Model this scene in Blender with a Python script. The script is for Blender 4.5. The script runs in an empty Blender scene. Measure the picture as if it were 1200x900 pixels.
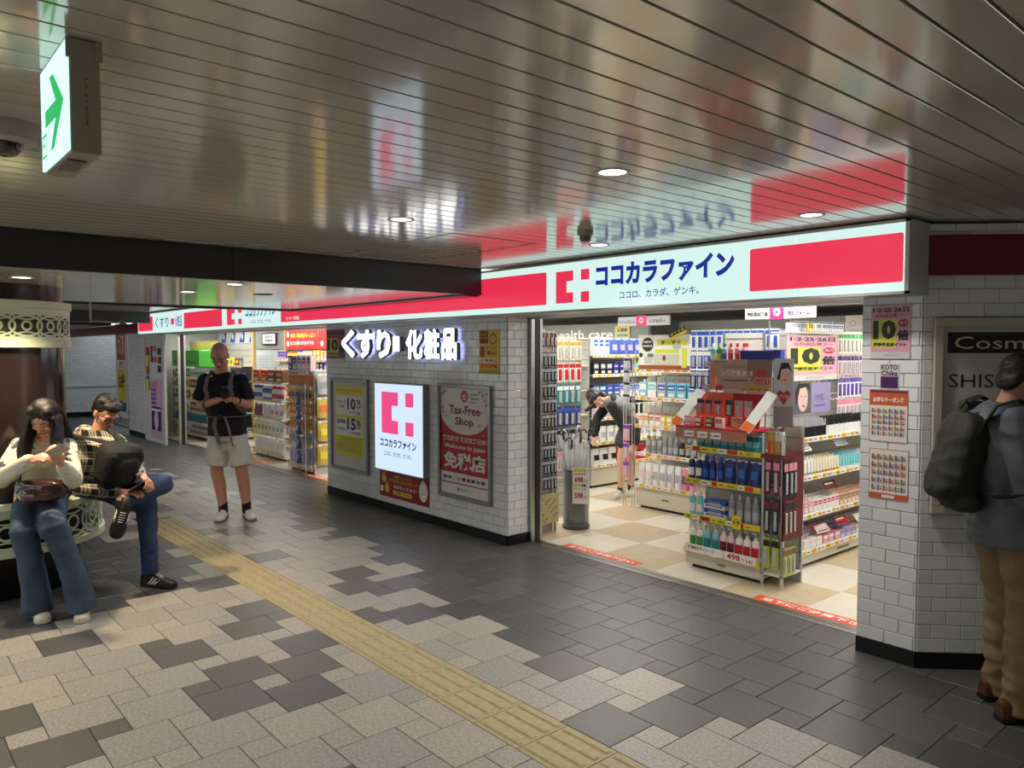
import bpy, math, random
from mathutils import Vector, Matrix, Quaternion, noise
R = math.radians
PI = math.pi
rnd = random.Random(7)
scene = bpy.context.scene
COL = scene.collection

# ------------------------------------------------------------------ camera, world, exposure, large lights
cam_d = bpy.data.cameras.new('camera')
cam_d.sensor_width = 36
cam_d.lens = 36 * 895 / 1200
cam_d.clip_end = 200
cam = bpy.data.objects.new('camera', cam_d)
COL.objects.link(cam)
cam.location = (0, 0, 1.70)
cam.rotation_euler = (R(90 - 2.527), 0, R(49.16))
scene.camera = cam

world = bpy.data.worlds.new('world')
scene.world = world
world.use_nodes = True
bg = world.node_tree.nodes['Background']
bg.inputs[0].default_value = (0.93, 0.97, 1.0, 1)
bg.inputs[1].default_value = 1.15

scene.view_settings.view_transform = 'Standard'
scene.view_settings.look = 'None'
scene.view_settings.exposure = 0.14
scene.view_settings.gamma = 1.0
scene.view_settings.use_curve_mapping = False


def area_light(name, loc, sx, sy, power, color=(1, 1, 1), rot=(0, 0, 0), spread=180):
    d = bpy.data.lights.new(name, 'AREA')
    d.shape = 'RECTANGLE'
    d.size, d.size_y = sx, sy
    d.energy = power
    d.color = color
    d.spread = R(spread)
    o = bpy.data.objects.new(name, d)
    o.location = loc
    o.rotation_euler = rot
    COL.objects.link(o)
    return o


# fluorescent battens of the shop (their tubes are modelled further down at the same places)
BATTENS = [(lx, ly) for lx in (-2.6, -5.6, -8.6) for ly in (5.35, 6.8, 8.0)] + [(-11.9, 5.25), (-14.8, 5.25)]
for lx, ly in BATTENS:
    if True:
        area_light('shop_light', (lx, ly, 2.24), 2.2, 0.18, 41, (1, 0.97, 0.92))

# ------------------------------------------------------------------ materials
MATS = {}


def mat(name, col, rough=0.5, metal=0.0, emit=None, estr=1.0, noise_amt=0.0, noise_scale=8.0, bump=0.0, bump_scale=60.0,
        spec=0.5, trans=0.0, alpha=1.0, coat=0.0):
    if name in MATS:
        return MATS[name]
    m = bpy.data.materials.new(name)
    m.use_nodes = True
    nt = m.node_tree
    b = nt.nodes['Principled BSDF']
    b.inputs['Base Color'].default_value = (*col, 1)
    b.inputs['Roughness'].default_value = rough
    b.inputs['Metallic'].default_value = metal
    b.inputs['Specular IOR Level'].default_value = spec
    b.inputs['Transmission Weight'].default_value = trans
    b.inputs['Alpha'].default_value = alpha
    b.inputs['Coat Weight'].default_value = coat
    if emit:
        b.inputs['Emission Color'].default_value = (*emit, 1)
        b.inputs['Emission Strength'].default_value = estr
    if noise_amt or bump:
        tc = nt.nodes.new('ShaderNodeTexCoord')
    if noise_amt:
        n = nt.nodes.new('ShaderNodeTexNoise')
        n.inputs['Scale'].default_value = noise_scale
        n.inputs['Detail'].default_value = 5
        nt.links.new(tc.outputs['Object'], n.inputs['Vector'])
        cr = nt.nodes.new('ShaderNodeValToRGB')
        cr.color_ramp.elements[0].position = 0.3
        cr.color_ramp.elements[1].position = 0.7
        lo = [max(0, c * (1 - noise_amt)) for c in col]
        hi = [min(1, c * (1 + noise_amt)) for c in col]
        cr.color_ramp.elements[0].color = (*lo, 1)
        cr.color_ramp.elements[1].color = (*hi, 1)
        nt.links.new(n.outputs['Fac'], cr.inputs[0])
        nt.links.new(cr.outputs[0], b.inputs['Base Color'])
    if bump:
        n2 = nt.nodes.new('ShaderNodeTexNoise')
        n2.inputs['Scale'].default_value = bump_scale
        n2.inputs['Detail'].default_value = 3
        nt.links.new(tc.outputs['Object'], n2.inputs['Vector'])
        bp = nt.nodes.new('ShaderNodeBump')
        bp.inputs['Strength'].default_value = bump
        bp.inputs['Distance'].default_value = 0.01
        nt.links.new(n2.outputs['Fac'], bp.inputs['Height'])
        nt.links.new(bp.outputs[0], b.inputs['Normal'])
    MATS[name] = m
    return m


def S(*c):
    """sRGB 0-255 to linear"""
    o = []
    for v in c:
        v /= 255
        o.append(v / 12.92 if v <= 0.04045 else ((v + 0.055) / 1.055) ** 2.4)
    return tuple(o)


def glow(name, c, s=1.0):
    """lit sign face: emits its own colour, hardly reflects"""
    return mat(name, tuple(x * 0.25 for x in c), 0.35, emit=c, estr=s)


def pm(c, rough=0.45):
    """printed / plastic colour from an sRGB triple"""
    return mat('col_%d_%d_%d_%d' % (*c, int(rough * 100)), S(*c), rough)


# ------------------------------------------------------------------ mesh builder
class MB:
    def __init__(s):
        s.v, s.f, s.m, s.mats = [], [], [], []

    def mi(s, m):
        if m not in s.mats:
            s.mats.append(m)
        return s.mats.index(m)

    def add(s, vs, fs, m):
        k = len(s.v)
        i = s.mi(m)
        s.v += [tuple(v) for v in vs]
        for f in fs:
            s.f.append(tuple(a + k for a in f))
            s.m.append(i)
        return s

    def box(s, a, b, m, M=None):
        x0, y0, z0 = [min(a[i], b[i]) for i in range(3)]
        x1, y1, z1 = [max(a[i], b[i]) for i in range(3)]
        vs = [(x0, y0, z0), (x1, y0, z0), (x1, y1, z0), (x0, y1, z0), (x0, y0, z1), (x1, y0, z1), (x1, y1, z1), (x0, y1, z1)]
        if M:
            vs = [M @ Vector(v) for v in vs]
        return s.add(vs, [(0, 3, 2, 1), (4, 5, 6, 7), (0, 1, 5, 4), (1, 2, 6, 5), (2, 3, 7, 6), (3, 0, 4, 7)], m)

    def bbox(s, a, b, c, m):
        """box with chamfered edges (c)"""
        x0, y0, z0 = a
        x1, y1, z1 = b
        r = []
        for z, i in ((z0, c), (z0 + c, 0), (z1 - c, 0), (z1, c)):
            r.append([(x0 + i + c, y0 + i, z), (x1 - i - c, y0 + i, z), (x1 - i, y0 + i + c, z), (x1 - i, y1 - i - c, z),
                      (x1 - i - c, y1 - i, z), (x0 + i + c, y1 - i, z), (x0 + i, y1 - i - c, z), (x0 + i, y0 + i + c, z)])
        vs = sum(r, [])
        fs = [tuple(range(7, -1, -1)), tuple(range(24, 32))]
        for k in range(3):
            for j in range(8):
                fs.append((k * 8 + j, k * 8 + (j + 1) % 8, k * 8 + 8 + (j + 1) % 8, k * 8 + 8 + j))
        return s.add(vs, fs, m)

    def cyl(s, p0, p1, r0, r1=None, n=12, m=None, cap=True):
        r1 = r0 if r1 is None else r1
        p0, p1 = Vector(p0), Vector(p1)
        d = (p1 - p0).normalized()
        a = d.orthogonal().normalized()
        b = d.cross(a)
        vs = []
        for p, r in ((p0, r0), (p1, r1)):
            for k in range(n):
                t = 2 * PI * k / n
                vs.append(p + (a * math.cos(t) + b * math.sin(t)) * r)
        fs = [(k, (k + 1) % n, n + (k + 1) % n, n + k) for k in range(n)]
        if cap:
            fs += [tuple(range(n - 1, -1, -1)), tuple(range(n, 2 * n))]
        return s.add(vs, fs, m)

    def tube(s, pts, r, n=8, m=None, flat=1.0, closed=False):
        pts = [Vector(p) for p in pts]
        vs, N = [], len(pts)
        ref = Vector((0, 0, 1))
        prev = None
        for i, p in enumerate(pts):
            q0 = pts[(i - 1) % N] if (closed or i) else p
            q1 = pts[(i + 1) % N] if (closed or i < N - 1) else p
            d = (q1 - q0).normalized()
            a = prev - d * prev.dot(d) if prev else (d.cross(ref) if abs(d.z) < .95 else d.orthogonal())
            a.normalize()
            prev = a
            b = d.cross(a)
            rr = r[i] if isinstance(r, (list, tuple)) else r
            for k in range(n):
                t = 2 * PI * k / n
                vs.append(p + a * math.cos(t) * rr + b * math.sin(t) * rr * flat)
        fs = []
        for i in range(N if closed else N - 1):
            for k in range(n):
                j = (i + 1) % N
                fs.append((i * n + k, i * n + (k + 1) % n, j * n + (k + 1) % n, j * n + k))
        if not closed:
            fs += [tuple(range(n - 1, -1, -1)), tuple(range((N - 1) * n, N * n))]
        return s.add(vs, fs, m)

    def lathe(s, prof, n=16, c=(0, 0, 0), m=None, sx=1, sy=1, a0=0.0, a1=2 * PI, cap=True):
        full = abs(a1 - a0 - 2 * PI) < 1e-6
        k = n if full else n + 1
        vs = []
        for r, z in prof:
            for j in range(k):
                t = a0 + (a1 - a0) * j / n
                vs.append((c[0] + r * math.cos(t) * sx, c[1] + r * math.sin(t) * sy, c[2] + z))
        fs = []
        for i in range(len(prof) - 1):
            for j in range(n):
                jj = (j + 1) % k
                fs.append((i * k + j, i * k + jj, (i + 1) * k + jj, (i + 1) * k + j))
        if cap and full:
            if prof[0][0] > 1e-5:
                fs.append(tuple(range(n - 1, -1, -1)))
            if prof[-1][0] > 1e-5:
                fs.append(tuple(range((len(prof) - 1) * n, len(prof) * n)))
        return s.add(vs, fs, m)

    def sell(s, c, r, e=0.5, M=None, n=16, k=10, m=None):
        """superellipsoid: e=1 ellipsoid, e small = rounded box"""
        def p(v, q):
            return math.copysign(abs(v) ** q, v)
        vs = []
        for i in range(k + 1):
            u = -PI / 2 + PI * i / k
            for j in range(n):
                t = 2 * PI * j / n
                v = Vector((r[0] * p(math.cos(u), e) * p(math.cos(t), e), r[1] * p(math.cos(u), e) * p(math.sin(t), e), r[2] * p(math.sin(u), e)))
                if M:
                    v = M @ v
                vs.append(v + Vector(c))
        fs = []
        for i in range(k):
            for j in range(n):
                fs.append((i * n + j, i * n + (j + 1) % n, (i + 1) * n + (j + 1) % n, (i + 1) * n + j))
        return s.add(vs, fs, m)

    def cap(s, p0, p1, r0, r1=None, n=12, m=None):
        """capsule with tapering radius"""
        r1 = r0 if r1 is None else r1
        p0, p1 = Vector(p0), Vector(p1)
        d = p1 - p0
        d = d.normalized() if d.length > 1e-6 else Vector((0, 0, 1))
        a = d.orthogonal().normalized()
        b = d.cross(a)
        rings = []
        for q in (-1, -.8, -.45, 0):
            rings.append((p0 + d * (q * r0), r0 * math.sqrt(max(0.0004, 1 - q * q))))
        for q in (0, .45, .8, 1):
            rings.append((p1 + d * (q * r1), r1 * math.sqrt(max(0.0004, 1 - q * q))))
        vs = []
        for c, r in rings:
            for k in range(n):
                t = 2 * PI * k / n
                vs.append(c + (a * math.cos(t) + b * math.sin(t)) * r)
        fs = []
        for i in range(len(rings) - 1):
            for k in range(n):
                fs.append((i * n + k, i * n + (k + 1) % n, (i + 1) * n + (k + 1) % n, (i + 1) * n + k))
        fs += [tuple(range(n - 1, -1, -1)), tuple(range((len(rings) - 1) * n, len(rings) * n))]
        return s.add(vs, fs, m)

    def loft(s, secs, lat, n=20, m=None):
        """secs: (centre, half width along lat, half depth); closed with caps"""
        lat = Vector(lat).normalized()
        cs = [Vector(q[0]) for q in secs]
        vs = []
        for i, (c, rw, rd) in enumerate(secs):
            d = cs[min(i + 1, len(cs) - 1)] - cs[max(i - 1, 0)]
            d.normalize()
            a = (lat - d * lat.dot(d)).normalized()
            b = d.cross(a)
            for k in range(n):
                t = 2 * PI * k / n
                vs.append(cs[i] + a * math.cos(t) * rw + b * math.sin(t) * rd)
        fs = []
        for i in range(len(secs) - 1):
            for k in range(n):
                fs.append((i * n + k, i * n + (k + 1) % n, (i + 1) * n + (k + 1) % n, (i + 1) * n + k))
        fs += [tuple(range(n - 1, -1, -1)), tuple(range((len(secs) - 1) * n, len(secs) * n))]
        return s.add(vs, fs, m)

    def mesh(s, name, smooth=False):
        me = bpy.data.meshes.new(name)
        me.from_pydata(s.v, [], s.f)
        for m in s.mats:
            me.materials.append(m)
        me.polygons.foreach_set('material_index', s.m)
        if smooth:
            me.polygons.foreach_set('use_smooth', [True] * len(me.polygons))
        me.update()
        return me

    def build(s, name, parent=None, loc=None, rz=0.0, smooth=False, sharp=None):
        me = s.mesh(name, smooth)
        if smooth and sharp:
            me.set_sharp_from_angle(angle=R(sharp))
        o = bpy.data.objects.new(name, me)
        COL.objects.link(o)
        if parent:
            o.parent = parent
        if loc:
            o.location = loc
        o.rotation_euler = (0, 0, rz)
        return o


def put(name, me, parent=None, loc=None, rz=0.0):
    o = bpy.data.objects.new(name, me)
    COL.objects.link(o)
    if parent:
        o.parent = parent
    if loc:
        o.location = loc
    o.rotation_euler = (0, 0, rz)
    return o


def tag(o, label=None, cat=None, group=None, kind=None):
    if label:
        o['label'] = label
    if cat:
        o['category'] = cat
    if group:
        o['group'] = group
    if kind:
        o['kind'] = kind
    return o


def empty(name, loc=(0, 0, 0), rz=0.0, parent=None):
    o = bpy.data.objects.new(name, None)
    o.empty_display_size = 0.1
    COL.objects.link(o)
    o.location = loc
    o.rotation_euler = (0, 0, rz)
    if parent:
        o.parent = parent
    return o


def struct(o):
    o['kind'] = 'structure'
    return o


KIDS = {}


def copy_tree(o, kids):
    c = o.copy()
    COL.objects.link(c)
    for k in kids:
        d = k.copy()
        COL.objects.link(d)
        d.parent = c
    return c


# ------------------------------------------------------------------ lettering
TXT = {}
TMP = bpy.data.scenes.new('tmp')      # scratch scene: evaluates one object at a time, removed at the end


def evaluated_mesh(o):
    TMP.collection.objects.link(o)
    TMP.view_layers[0].update()
    dg = TMP.view_layers[0].depsgraph
    me = bpy.data.meshes.new_from_object(o.evaluated_get(dg))
    TMP.collection.objects.unlink(o)
    return me



def text_geo(s, bold=0.0, res=2):
    key = (s, bold, res)
    if key in TXT:
        return TXT[key]
    cu = bpy.data.curves.new('t', 'FONT')
    cu.body = s
    cu.resolution_u = res
    cu.offset = bold
    o = bpy.data.objects.new('t', cu)
    me = evaluated_mesh(o)
    vs = [tuple(v.co) for v in me.vertices]
    fs = [tuple(p.vertices) for p in me.polygons]
    bpy.data.objects.remove(o)
    bpy.data.curves.remove(cu)
    bpy.data.meshes.remove(me)
    if not vs:
        vs, fs = [(0, 0, 0)], []
    x0, x1 = min(v[0] for v in vs), max(v[0] for v in vs)
    y0, y1 = min(v[1] for v in vs), max(v[1] for v in vs)
    w, h = max(x1 - x0, 1e-4), max(y1 - y0, 1e-4)
    vs = [((v[0] - x0) / w, (v[1] - y0) / h) for v in vs]
    TXT[key] = (vs, fs)
    return TXT[key]


def art(parent, elems, off=0.0, step=0.0004, names=('print', 'lettering')):
    """flat print on a sheet in the local XZ plane that faces -Y.
    ('R',x0,z0,x1,z1,m) ('C',cx,cz,r,m[,rz]) ('P',[(x,z)..],m) ('T',text,x0,z0,x1,z1,m[,bold])"""
    A, B = MB(), MB()
    y = -off
    for e in elems:
        y -= step
        if e[0] == 'R':
            _, x0, z0, x1, z1, m = e
            A.add([(x0, y, z0), (x1, y, z0), (x1, y, z1), (x0, y, z1)], [(0, 1, 2, 3)], m)
        elif e[0] == 'Q':   # rounded rectangle
            _, x0, z0, x1, z1, m, r = e
            vs = []
            for cx, cz, a in ((x1 - r, z1 - r, 0), (x0 + r, z1 - r, 90), (x0 + r, z0 + r, 180), (x1 - r, z0 + r, 270)):
                for k in range(4):
                    t = R(a + 30 * k)
                    vs.append((cx + r * math.cos(t), y, cz + r * math.sin(t)))
            A.add(vs, [tuple(range(len(vs)))], m)
        elif e[0] == 'C':
            cx, cz, r, m = e[1:5]
            rz = e[5] if len(e) > 5 else r
            n = 24
            A.add([(cx + r * math.cos(2 * PI * k / n), y, cz + rz * math.sin(2 * PI * k / n)) for k in range(n)], [tuple(range(n))], m)
        elif e[0] == 'P':
            A.add([(x, y, z) for x, z in e[1]], [tuple(range(len(e[1])))], e[2])
        elif e[0] == 'T':
            _, t, x0, z0, x1, z1, m = e[:7]
            vs, fs = text_geo(t, e[7] if len(e) > 7 else 0.0)
            B.add([(x0 + v[0] * (x1 - x0), y, z0 + v[1] * (z1 - z0)) for v in vs], fs, m)
    r = []
    if A.v:
        r.append(A.build(names[0], parent))
    if B.v:
        r.append(B.build(names[1], parent))
    return r


def emblem(x0, z0, x1, z1, m):
    """the chain's bracket-and-two-squares emblem"""
    w, h = x1 - x0, z1 - z0
    X = lambda a: x0 + a * w
    Z = lambda a: z0 + a * h
    q = 0.018 * h
    return [('Q', X(0), Z(0), X(.33), Z(1), m, q), ('Q', X(.25), Z(.68), X(.53), Z(1), m, q), ('Q', X(.25), Z(0), X(.53), Z(.32), m, q),
            ('Q', X(.76), Z(.68), X(1), Z(1), m, q), ('Q', X(.76), Z(0), X(1), Z(.32), m, q)]

# ================================================================== SETTING
CZ = 2.37          # concourse ceiling
SZ = 2.16          # dropped soffit
WY = 4.27          # shopfront wall plane
TY = 4.60          # threshold
m_light = [mat('stone_light_%d' % i, c, 0.42, noise_amt=0.26, noise_scale=70, bump=0.12, bump_scale=180) for i, c in
           enumerate((S(154, 151, 143), S(149, 147, 140), S(160, 155, 145), S(146, 145, 140)))]
m_dark = [mat('stone_dark_%d' % i, c, 0.38, noise_amt=0.15, noise_scale=60, bump=0.10, bump_scale=150) for i, c in
          enumerate((S(89, 88, 86), S(85, 85, 85), S(92, 90, 87)))]
m_char = [mat('stone_charcoal_%d' % i, c, 0.36, noise_amt=0.18, noise_scale=40, bump=0.12, bump_scale=120) for i, c in
          enumerate((S(80, 81, 82), S(75, 76, 78), S(85, 85, 85)))]
m_grout = mat('grout', S(52, 50, 47), 0.9)
m_tact = mat('tactile_yellow', S(168, 156, 120), 0.6, noise_amt=0.12, noise_scale=30, bump=0.1)

fb = MB()
fb.box((-22.2, -6, -0.08), (3.5, TY, -0.004), m_grout)
fb.box((-1.3, TY, -0.08), (3.5, 8, -0.004), m_grout)
floor = struct(fb.build('floor'))


def pl_interp(P, x):
    if x <= P[0][0]:
        return P[0][1]
    for a, b in zip(P, P[1:]):
        if x <= b[0]:
            return a[1] + (b[1] - a[1]) * (x - a[0]) / (b[0] - a[0])
    return P[-1][1]


BOUND = [(-22, 3.2), (-9.7, 3.3), (-7, 3.4), (-5.65, 3.42), (-5.0, 3.2), (-4.2, 2.95), (-3.4, 2.85), (-2.8, 2.98), (-2.0, 3.1), (-1.5, 3.2), (3, 3.6)]
CLX, CLY = -6.675, 0.741     # column centre

tiles = []
A0 = (-4.70, 1.66)
for i in range(-90, 91):
    for j in range(-90, 91):
        bx = A0[0] + .3 * i + .15 * j
        by = A0[1] - .15 * i + .3 * j
        for (x0, y0, s) in ((bx, by, .3), (bx + .3, by + .15 - .0, .15)):
            x1, y1 = x0 + s, y0 + s
            ym = 4.5 if x0 < -1.96 else 6.2
            if x1 < -22 or x0 > 3.4 or y1 < -5.9 or y0 > ym:
                continue
            tiles.append((max(x0, -22), max(y0, -5.9), min(x1, 3.4), min(y1, ym), s))
trn = random.Random(11)


def tile_mat(cx, cy, s):
    u = trn.random()
    if cy > pl_interp(BOUND, cx) or math.hypot(cx - CLX, cy - CLY) < 1.32:
        return trn.choice(m_char)
    if u < (0.20 if s > .2 else 0.17):
        return trn.choice(m_dark)
    return trn.choice(m_light)


def slab(B, x0, y0, x1, y1, m, z=0.0, g=0.0018, t=0.006, c=0.0015):
    x0 += g; y0 += g; x1 -= g; y1 -= g
    if x1 - x0 < .004 or y1 - y0 < .004:
        return
    vs = [(x0, y0, z - t), (x1, y0, z - t), (x1, y1, z - t), (x0, y1, z - t), (x0, y0, z - c), (x1, y0, z - c), (x1, y1, z - c), (x0, y1, z - c),
          (x0 + c, y0 + c, z), (x1 - c, y0 + c, z), (x1 - c, y1 - c, z), (x0 + c, y1 - c, z)]
    fs = [(8, 9, 10, 11)]
    for k in range(4):
        fs += [(k, (k + 1) % 4, 4 + (k + 1) % 4, 4 + k), (4 + k, 4 + (k + 1) % 4, 8 + (k + 1) % 4, 8 + k)]
    B.add(vs, fs, m)


T0, T1 = 2.10, 2.41       # tactile strip
pieces = []
for (x0, y0, x1, y1, s) in tiles:
    m = tile_mat((x0 + x1) / 2, (y0 + y1) / 2, s)
    if x1 <= -8.1 or y1 <= T0 or y0 >= T1:
        segs = [(x0, y0, x1, y1)]
    else:
        segs = []
        if y0 < T0:
            segs.append((x0, y0, x1, T0))
        if y1 > T1:
            segs.append((x0, T1, x1, y1))
    for q in segs:
        pieces.append((q, m))
CT = math.tan(R(34.5))


def in_view(x, y):
    d = -.7565 * x + .654 * y
    l = .654 * x + .7565 * y
    return d > 3.0 and abs(l) < d * CT


def size_key(p):
    (x0, y0, x1, y1), m = p
    cx, cy = (x0 + x1) / 2, (y0 + y1) / 2
    d = -.7565 * cx + .654 * cy
    return -(x1 - x0) * (y1 - y0) / max(d, .5) ** 3 if in_view(cx, cy) else 1


pieces.sort(key=size_key)
share = {}
for (q, m) in pieces[:296]:
    x0, y0, x1, y1 = q
    k = (round(x1 - x0, 3), round(y1 - y0, 3), m.name)
    if k not in share:
        b = MB()
        slab(b, 0, 0, x1 - x0, y1 - y0, m)
        share[k] = b.mesh('floor_tile')
    put('floor_tile', share[k], floor, (x0, y0, 0))
b = MB()
for (q, m) in pieces[296:]:
    slab(b, *q, m)
o = b.build('floor_tiles_far', floor)
o['kind'] = 'stuff'

# tactile paving: 300 mm tiles with four raised bars
b = MB()
slab(b, 0, 0, .3, T1 - T0, m_tact)
for k in range(4):
    y = (T1 - T0) * (k + .5) / 4
    vs = []
    for (hw, hl, z) in ((.018, .138, 0), (.009, .129, .007)):
        vs += [(.15 - hl, y - hw, z), (.15 + hl, y - hw, z), (.15 + hl, y + hw, z), (.15 - hl, y + hw, z)]
    b.add(vs, [(4, 5, 6, 7), (0, 1, 5, 4), (1, 2, 6, 5), (2, 3, 7, 6), (3, 0, 4, 7)], m_tact)
me = b.mesh('tactile_paver')
for k in range(37):
    put('tactile_paver', me, floor, (-8.1 + .3 * k, T0, 0))

# ---- shop floor, cream and beige checks
m_cream = mat('shop_cream', S(226, 220, 204), 0.22, noise_amt=0.03, noise_scale=9)
m_beige = mat('shop_beige', S(206, 190, 160), 0.22, noise_amt=0.05, noise_scale=9)
sfloor = struct(MB().box((-16.9, TY, -0.08), (-1.3, 12, -0.004), mat('shop_grout', S(150, 140, 120), .8)).build('floor'))
tm = {}
for i in range(29):
    for j in range(13):
        x0, y0 = -16.9 + .6 * i, TY + .03 + .6 * j
        x1, y1 = min(x0 + .6, -1.3), min(y0 + .6, 12)
        if y1 - y0 < .05 or x1 - x0 < .05:
            continue
        k = ((i + j) % 2, round(x1 - x0, 2), round(y1 - y0, 2))
        if k not in tm:
            b = MB()
            slab(b, 0, 0, x1 - x0, y1 - y0, m_beige if k[0] else m_cream, g=.0008)
            tm[k] = b.mesh('floor_tile')
        if j < (11 if x1 > -10.8 else 3):
            put('floor_tile', tm[k], sfloor, (x0, y0, 0))
# steel threshold strips
m_steel = mat('brushed_steel', S(190, 190, 188), 0.3, 1.0, noise_amt=.1, noise_scale=40)
m_dsteel = mat('dark_steel', S(120, 120, 118), 0.35, 1.0)
for (xa, xb) in ((-5.0, -1.95), (-14.2, -8.3)):
    b = MB()
    b.box((xa, 4.50, -.01), (xb, 4.615, .003), m_steel)
    b.box((xa, 4.545, .003), (xb, 4.552, .0045), m_dsteel)
    b.box((xa, 4.575, .003), (xb, 4.582, .0045), m_dsteel)
    struct(b.build('trim_threshold'))
b = MB()
for k in range(18):
    b.box((-3.43 + .035 * k, 4.50, .003), (-3.412 + .035 * k, 4.56, .006), m_steel)
g = b.build('drain_grate')
tag(g, 'short slotted steel grate set in the threshold of the right shop entrance', 'grate')

# ---- ceilings made of slats
def slat_material():
    m = bpy.data.materials.new('ceiling_slat')
    m.use_nodes = True
    nt = m.node_tree
    b = nt.nodes['Principled BSDF']
    b.inputs['Base Color'].default_value = (*S(205, 201, 190), 1)
    b.inputs['Metallic'].default_value = 0.3
    b.inputs['IOR'].default_value = 2.0
    b.inputs['Roughness'].default_value = 0.11
    tc = nt.nodes.new('ShaderNodeTexCoord')
    mp = nt.nodes.new('ShaderNodeMapping')
    mp.inputs['Scale'].default_value = (3, 1.2, 1)
    n = nt.nodes.new('ShaderNodeTexNoise')
    n.inputs['Scale'].default_value = 1.6
    n.inputs['Detail'].default_value = 1
    bp = nt.nodes.new('ShaderNodeBump')
    bp.inputs['Strength'].default_value = 0.10
    bp.inputs['Distance'].default_value = 0.02
    nt.links.new(tc.outputs['Object'], mp.inputs[0])
    nt.links.new(mp.outputs[0], n.inputs['Vector'])
    nt.links.new(n.outputs['Fac'], bp.inputs['Height'])
    nt.links.new(bp.outputs[0], b.inputs['Normal'])
    return m


m_slat = slat_material()
m_void = mat('ceiling_void', S(30, 30, 29), 0.8)
m_fascia = mat('charcoal_fascia', S(42, 44, 46), 0.35)


def slat_mesh(L, w=.100):
    """long shallow pan with rounded edges, crown slightly bowed, hanging face down"""
    prof = [(-w / 2, .013), (-w / 2, .0012), (-w / 2 + .0012, .0), (w / 2 - .0012, .0), (w / 2, .0012), (w / 2, .013)]
    n = len(prof)
    vs = [(x, 0, z) for x, z in prof] + [(x, L, z) for x, z in prof]
    fs = [(k + 1, k, n + k, n + k + 1) for k in range(n - 1)]
    b = MB()
    b.add(vs, fs, m_slat)
    me = b.mesh('ceiling_slat')
    return me


def slat_field(parent, x0, x1, y0, y1, z, anchor=-.534, pitch=.108, ind=True):
    me = slat_mesh(y1 - y0)
    k0 = math.ceil((x0 - anchor) / pitch)
    x = anchor + pitch * k0 + pitch / 2
    while x + .05 <= x1:
        put('ceiling_slat', me, parent, (x, y0, z))
        x += pitch


ceil = struct(MB().box((-5.0, -6, CZ + .014), (3.5, 8, CZ + .2), m_void).build('ceiling'))
slat_field(ceil, -5.0, -1.613, -6, 4.24, CZ)
slat_field(ceil, -1.615, 3.5, -6, 8, CZ)
ceil2 = struct(MB().box((-22.2, -6, CZ + .014), (-8.4, WY + .3, CZ + .2), m_void).build('ceiling'))
slat_field(ceil2, -22.2, -8.4, -6, 4.24, CZ, pitch=.216 / 2)
# dropped soffit between the two
sof = MB()
sof.box((-8.36, -6, SZ + .014), (-5.03, 3.82, CZ + .2), m_void)
sof = struct(sof.build('ceiling'))
slat_field(sof, -8.28, -5.06, -6, 3.80, SZ)
struct(MB().box((-5.03, -6, SZ - .002), (-5.0, 3.985, CZ + .012), m_fascia).build('trim_1'))
struct(MB().box((-8.41, -6, SZ - .012), (-8.28, 3.985, CZ + .012), m_fascia).build('trim_2'))
struct(MB().box((-8.28, 3.82, SZ - .012), (-5.03, 3.985, CZ + .012), mat('soffit_end', S(22, 23, 25), .25)).build('trim_3'))
for k, yy in enumerate((-3.2, -.4, 1.9)):
    struct(MB().box((-5.0, yy, SZ), (-4.998, yy + .006, CZ), m_void).build('trim_%d' % (4 + k)))
# far bulkhead
struct(MB().box((-14.6, -6, 2.18), (-14.35, 3.99, CZ + .01), m_fascia).build('trim_7'))
struct(MB().box((-22.2, -6, 2.20), (-17.0, 3.99, CZ + .01), m_fascia).build('trim_8'))
# access hatch outline in the near ceiling
hb = MB()
for a, c in (((-4.75, 2.62), (-3.55, 2.63)), ((-4.75, 3.26), (-3.55, 3.27)), ((-4.75, 2.62), (-4.74, 3.27)), ((-3.56, 2.62), (-3.55, 3.27))):
    hb.box((*a, CZ - .002), (*c, CZ + .004), m_dsteel)
struct(hb.build('trim_9'))

# ---- white brick-bond tiles
m_wt = [mat('wall_tile_%d' % i, c, 0.12, spec=.6) for i, c in enumerate((S(224, 227, 228), S(218, 222, 224), S(229, 231, 230)))]
m_wg = mat('wall_grout', S(138, 139, 138), 0.8)
m_black = mat('black_tile', S(22, 22, 23), 0.25)
TWp, THp = .152, .0745


def wt_mesh(w, h, m):
    b = MB()
    g, c, t = .0015, .003, .006
    x0, x1, z0, z1 = g, w - g, g, h - g
    vs = [(x0, 0, z0), (x1, 0, z0), (x1, 0, z1), (x0, 0, z1), (x0, -t + .002, z0), (x1, -t + .002, z0), (x1, -t + .002, z1), (x0, -t + .002, z1),
          (x0 + c, -t, z0 + c), (x1 - c, -t, z0 + c), (x1 - c, -t, z1 - c), (x0 + c, -t, z1 - c)]
    fs = [(8, 9, 10, 11)]
    for k in range(4):
        fs += [(k, (k + 1) % 4, 4 + (k + 1) % 4, 4 + k), (4 + k, 4 + (k + 1) % 4, 8 + (k + 1) % 4, 8 + k)]
    b.add(vs, fs, m)
    return b


WT = {}


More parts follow.
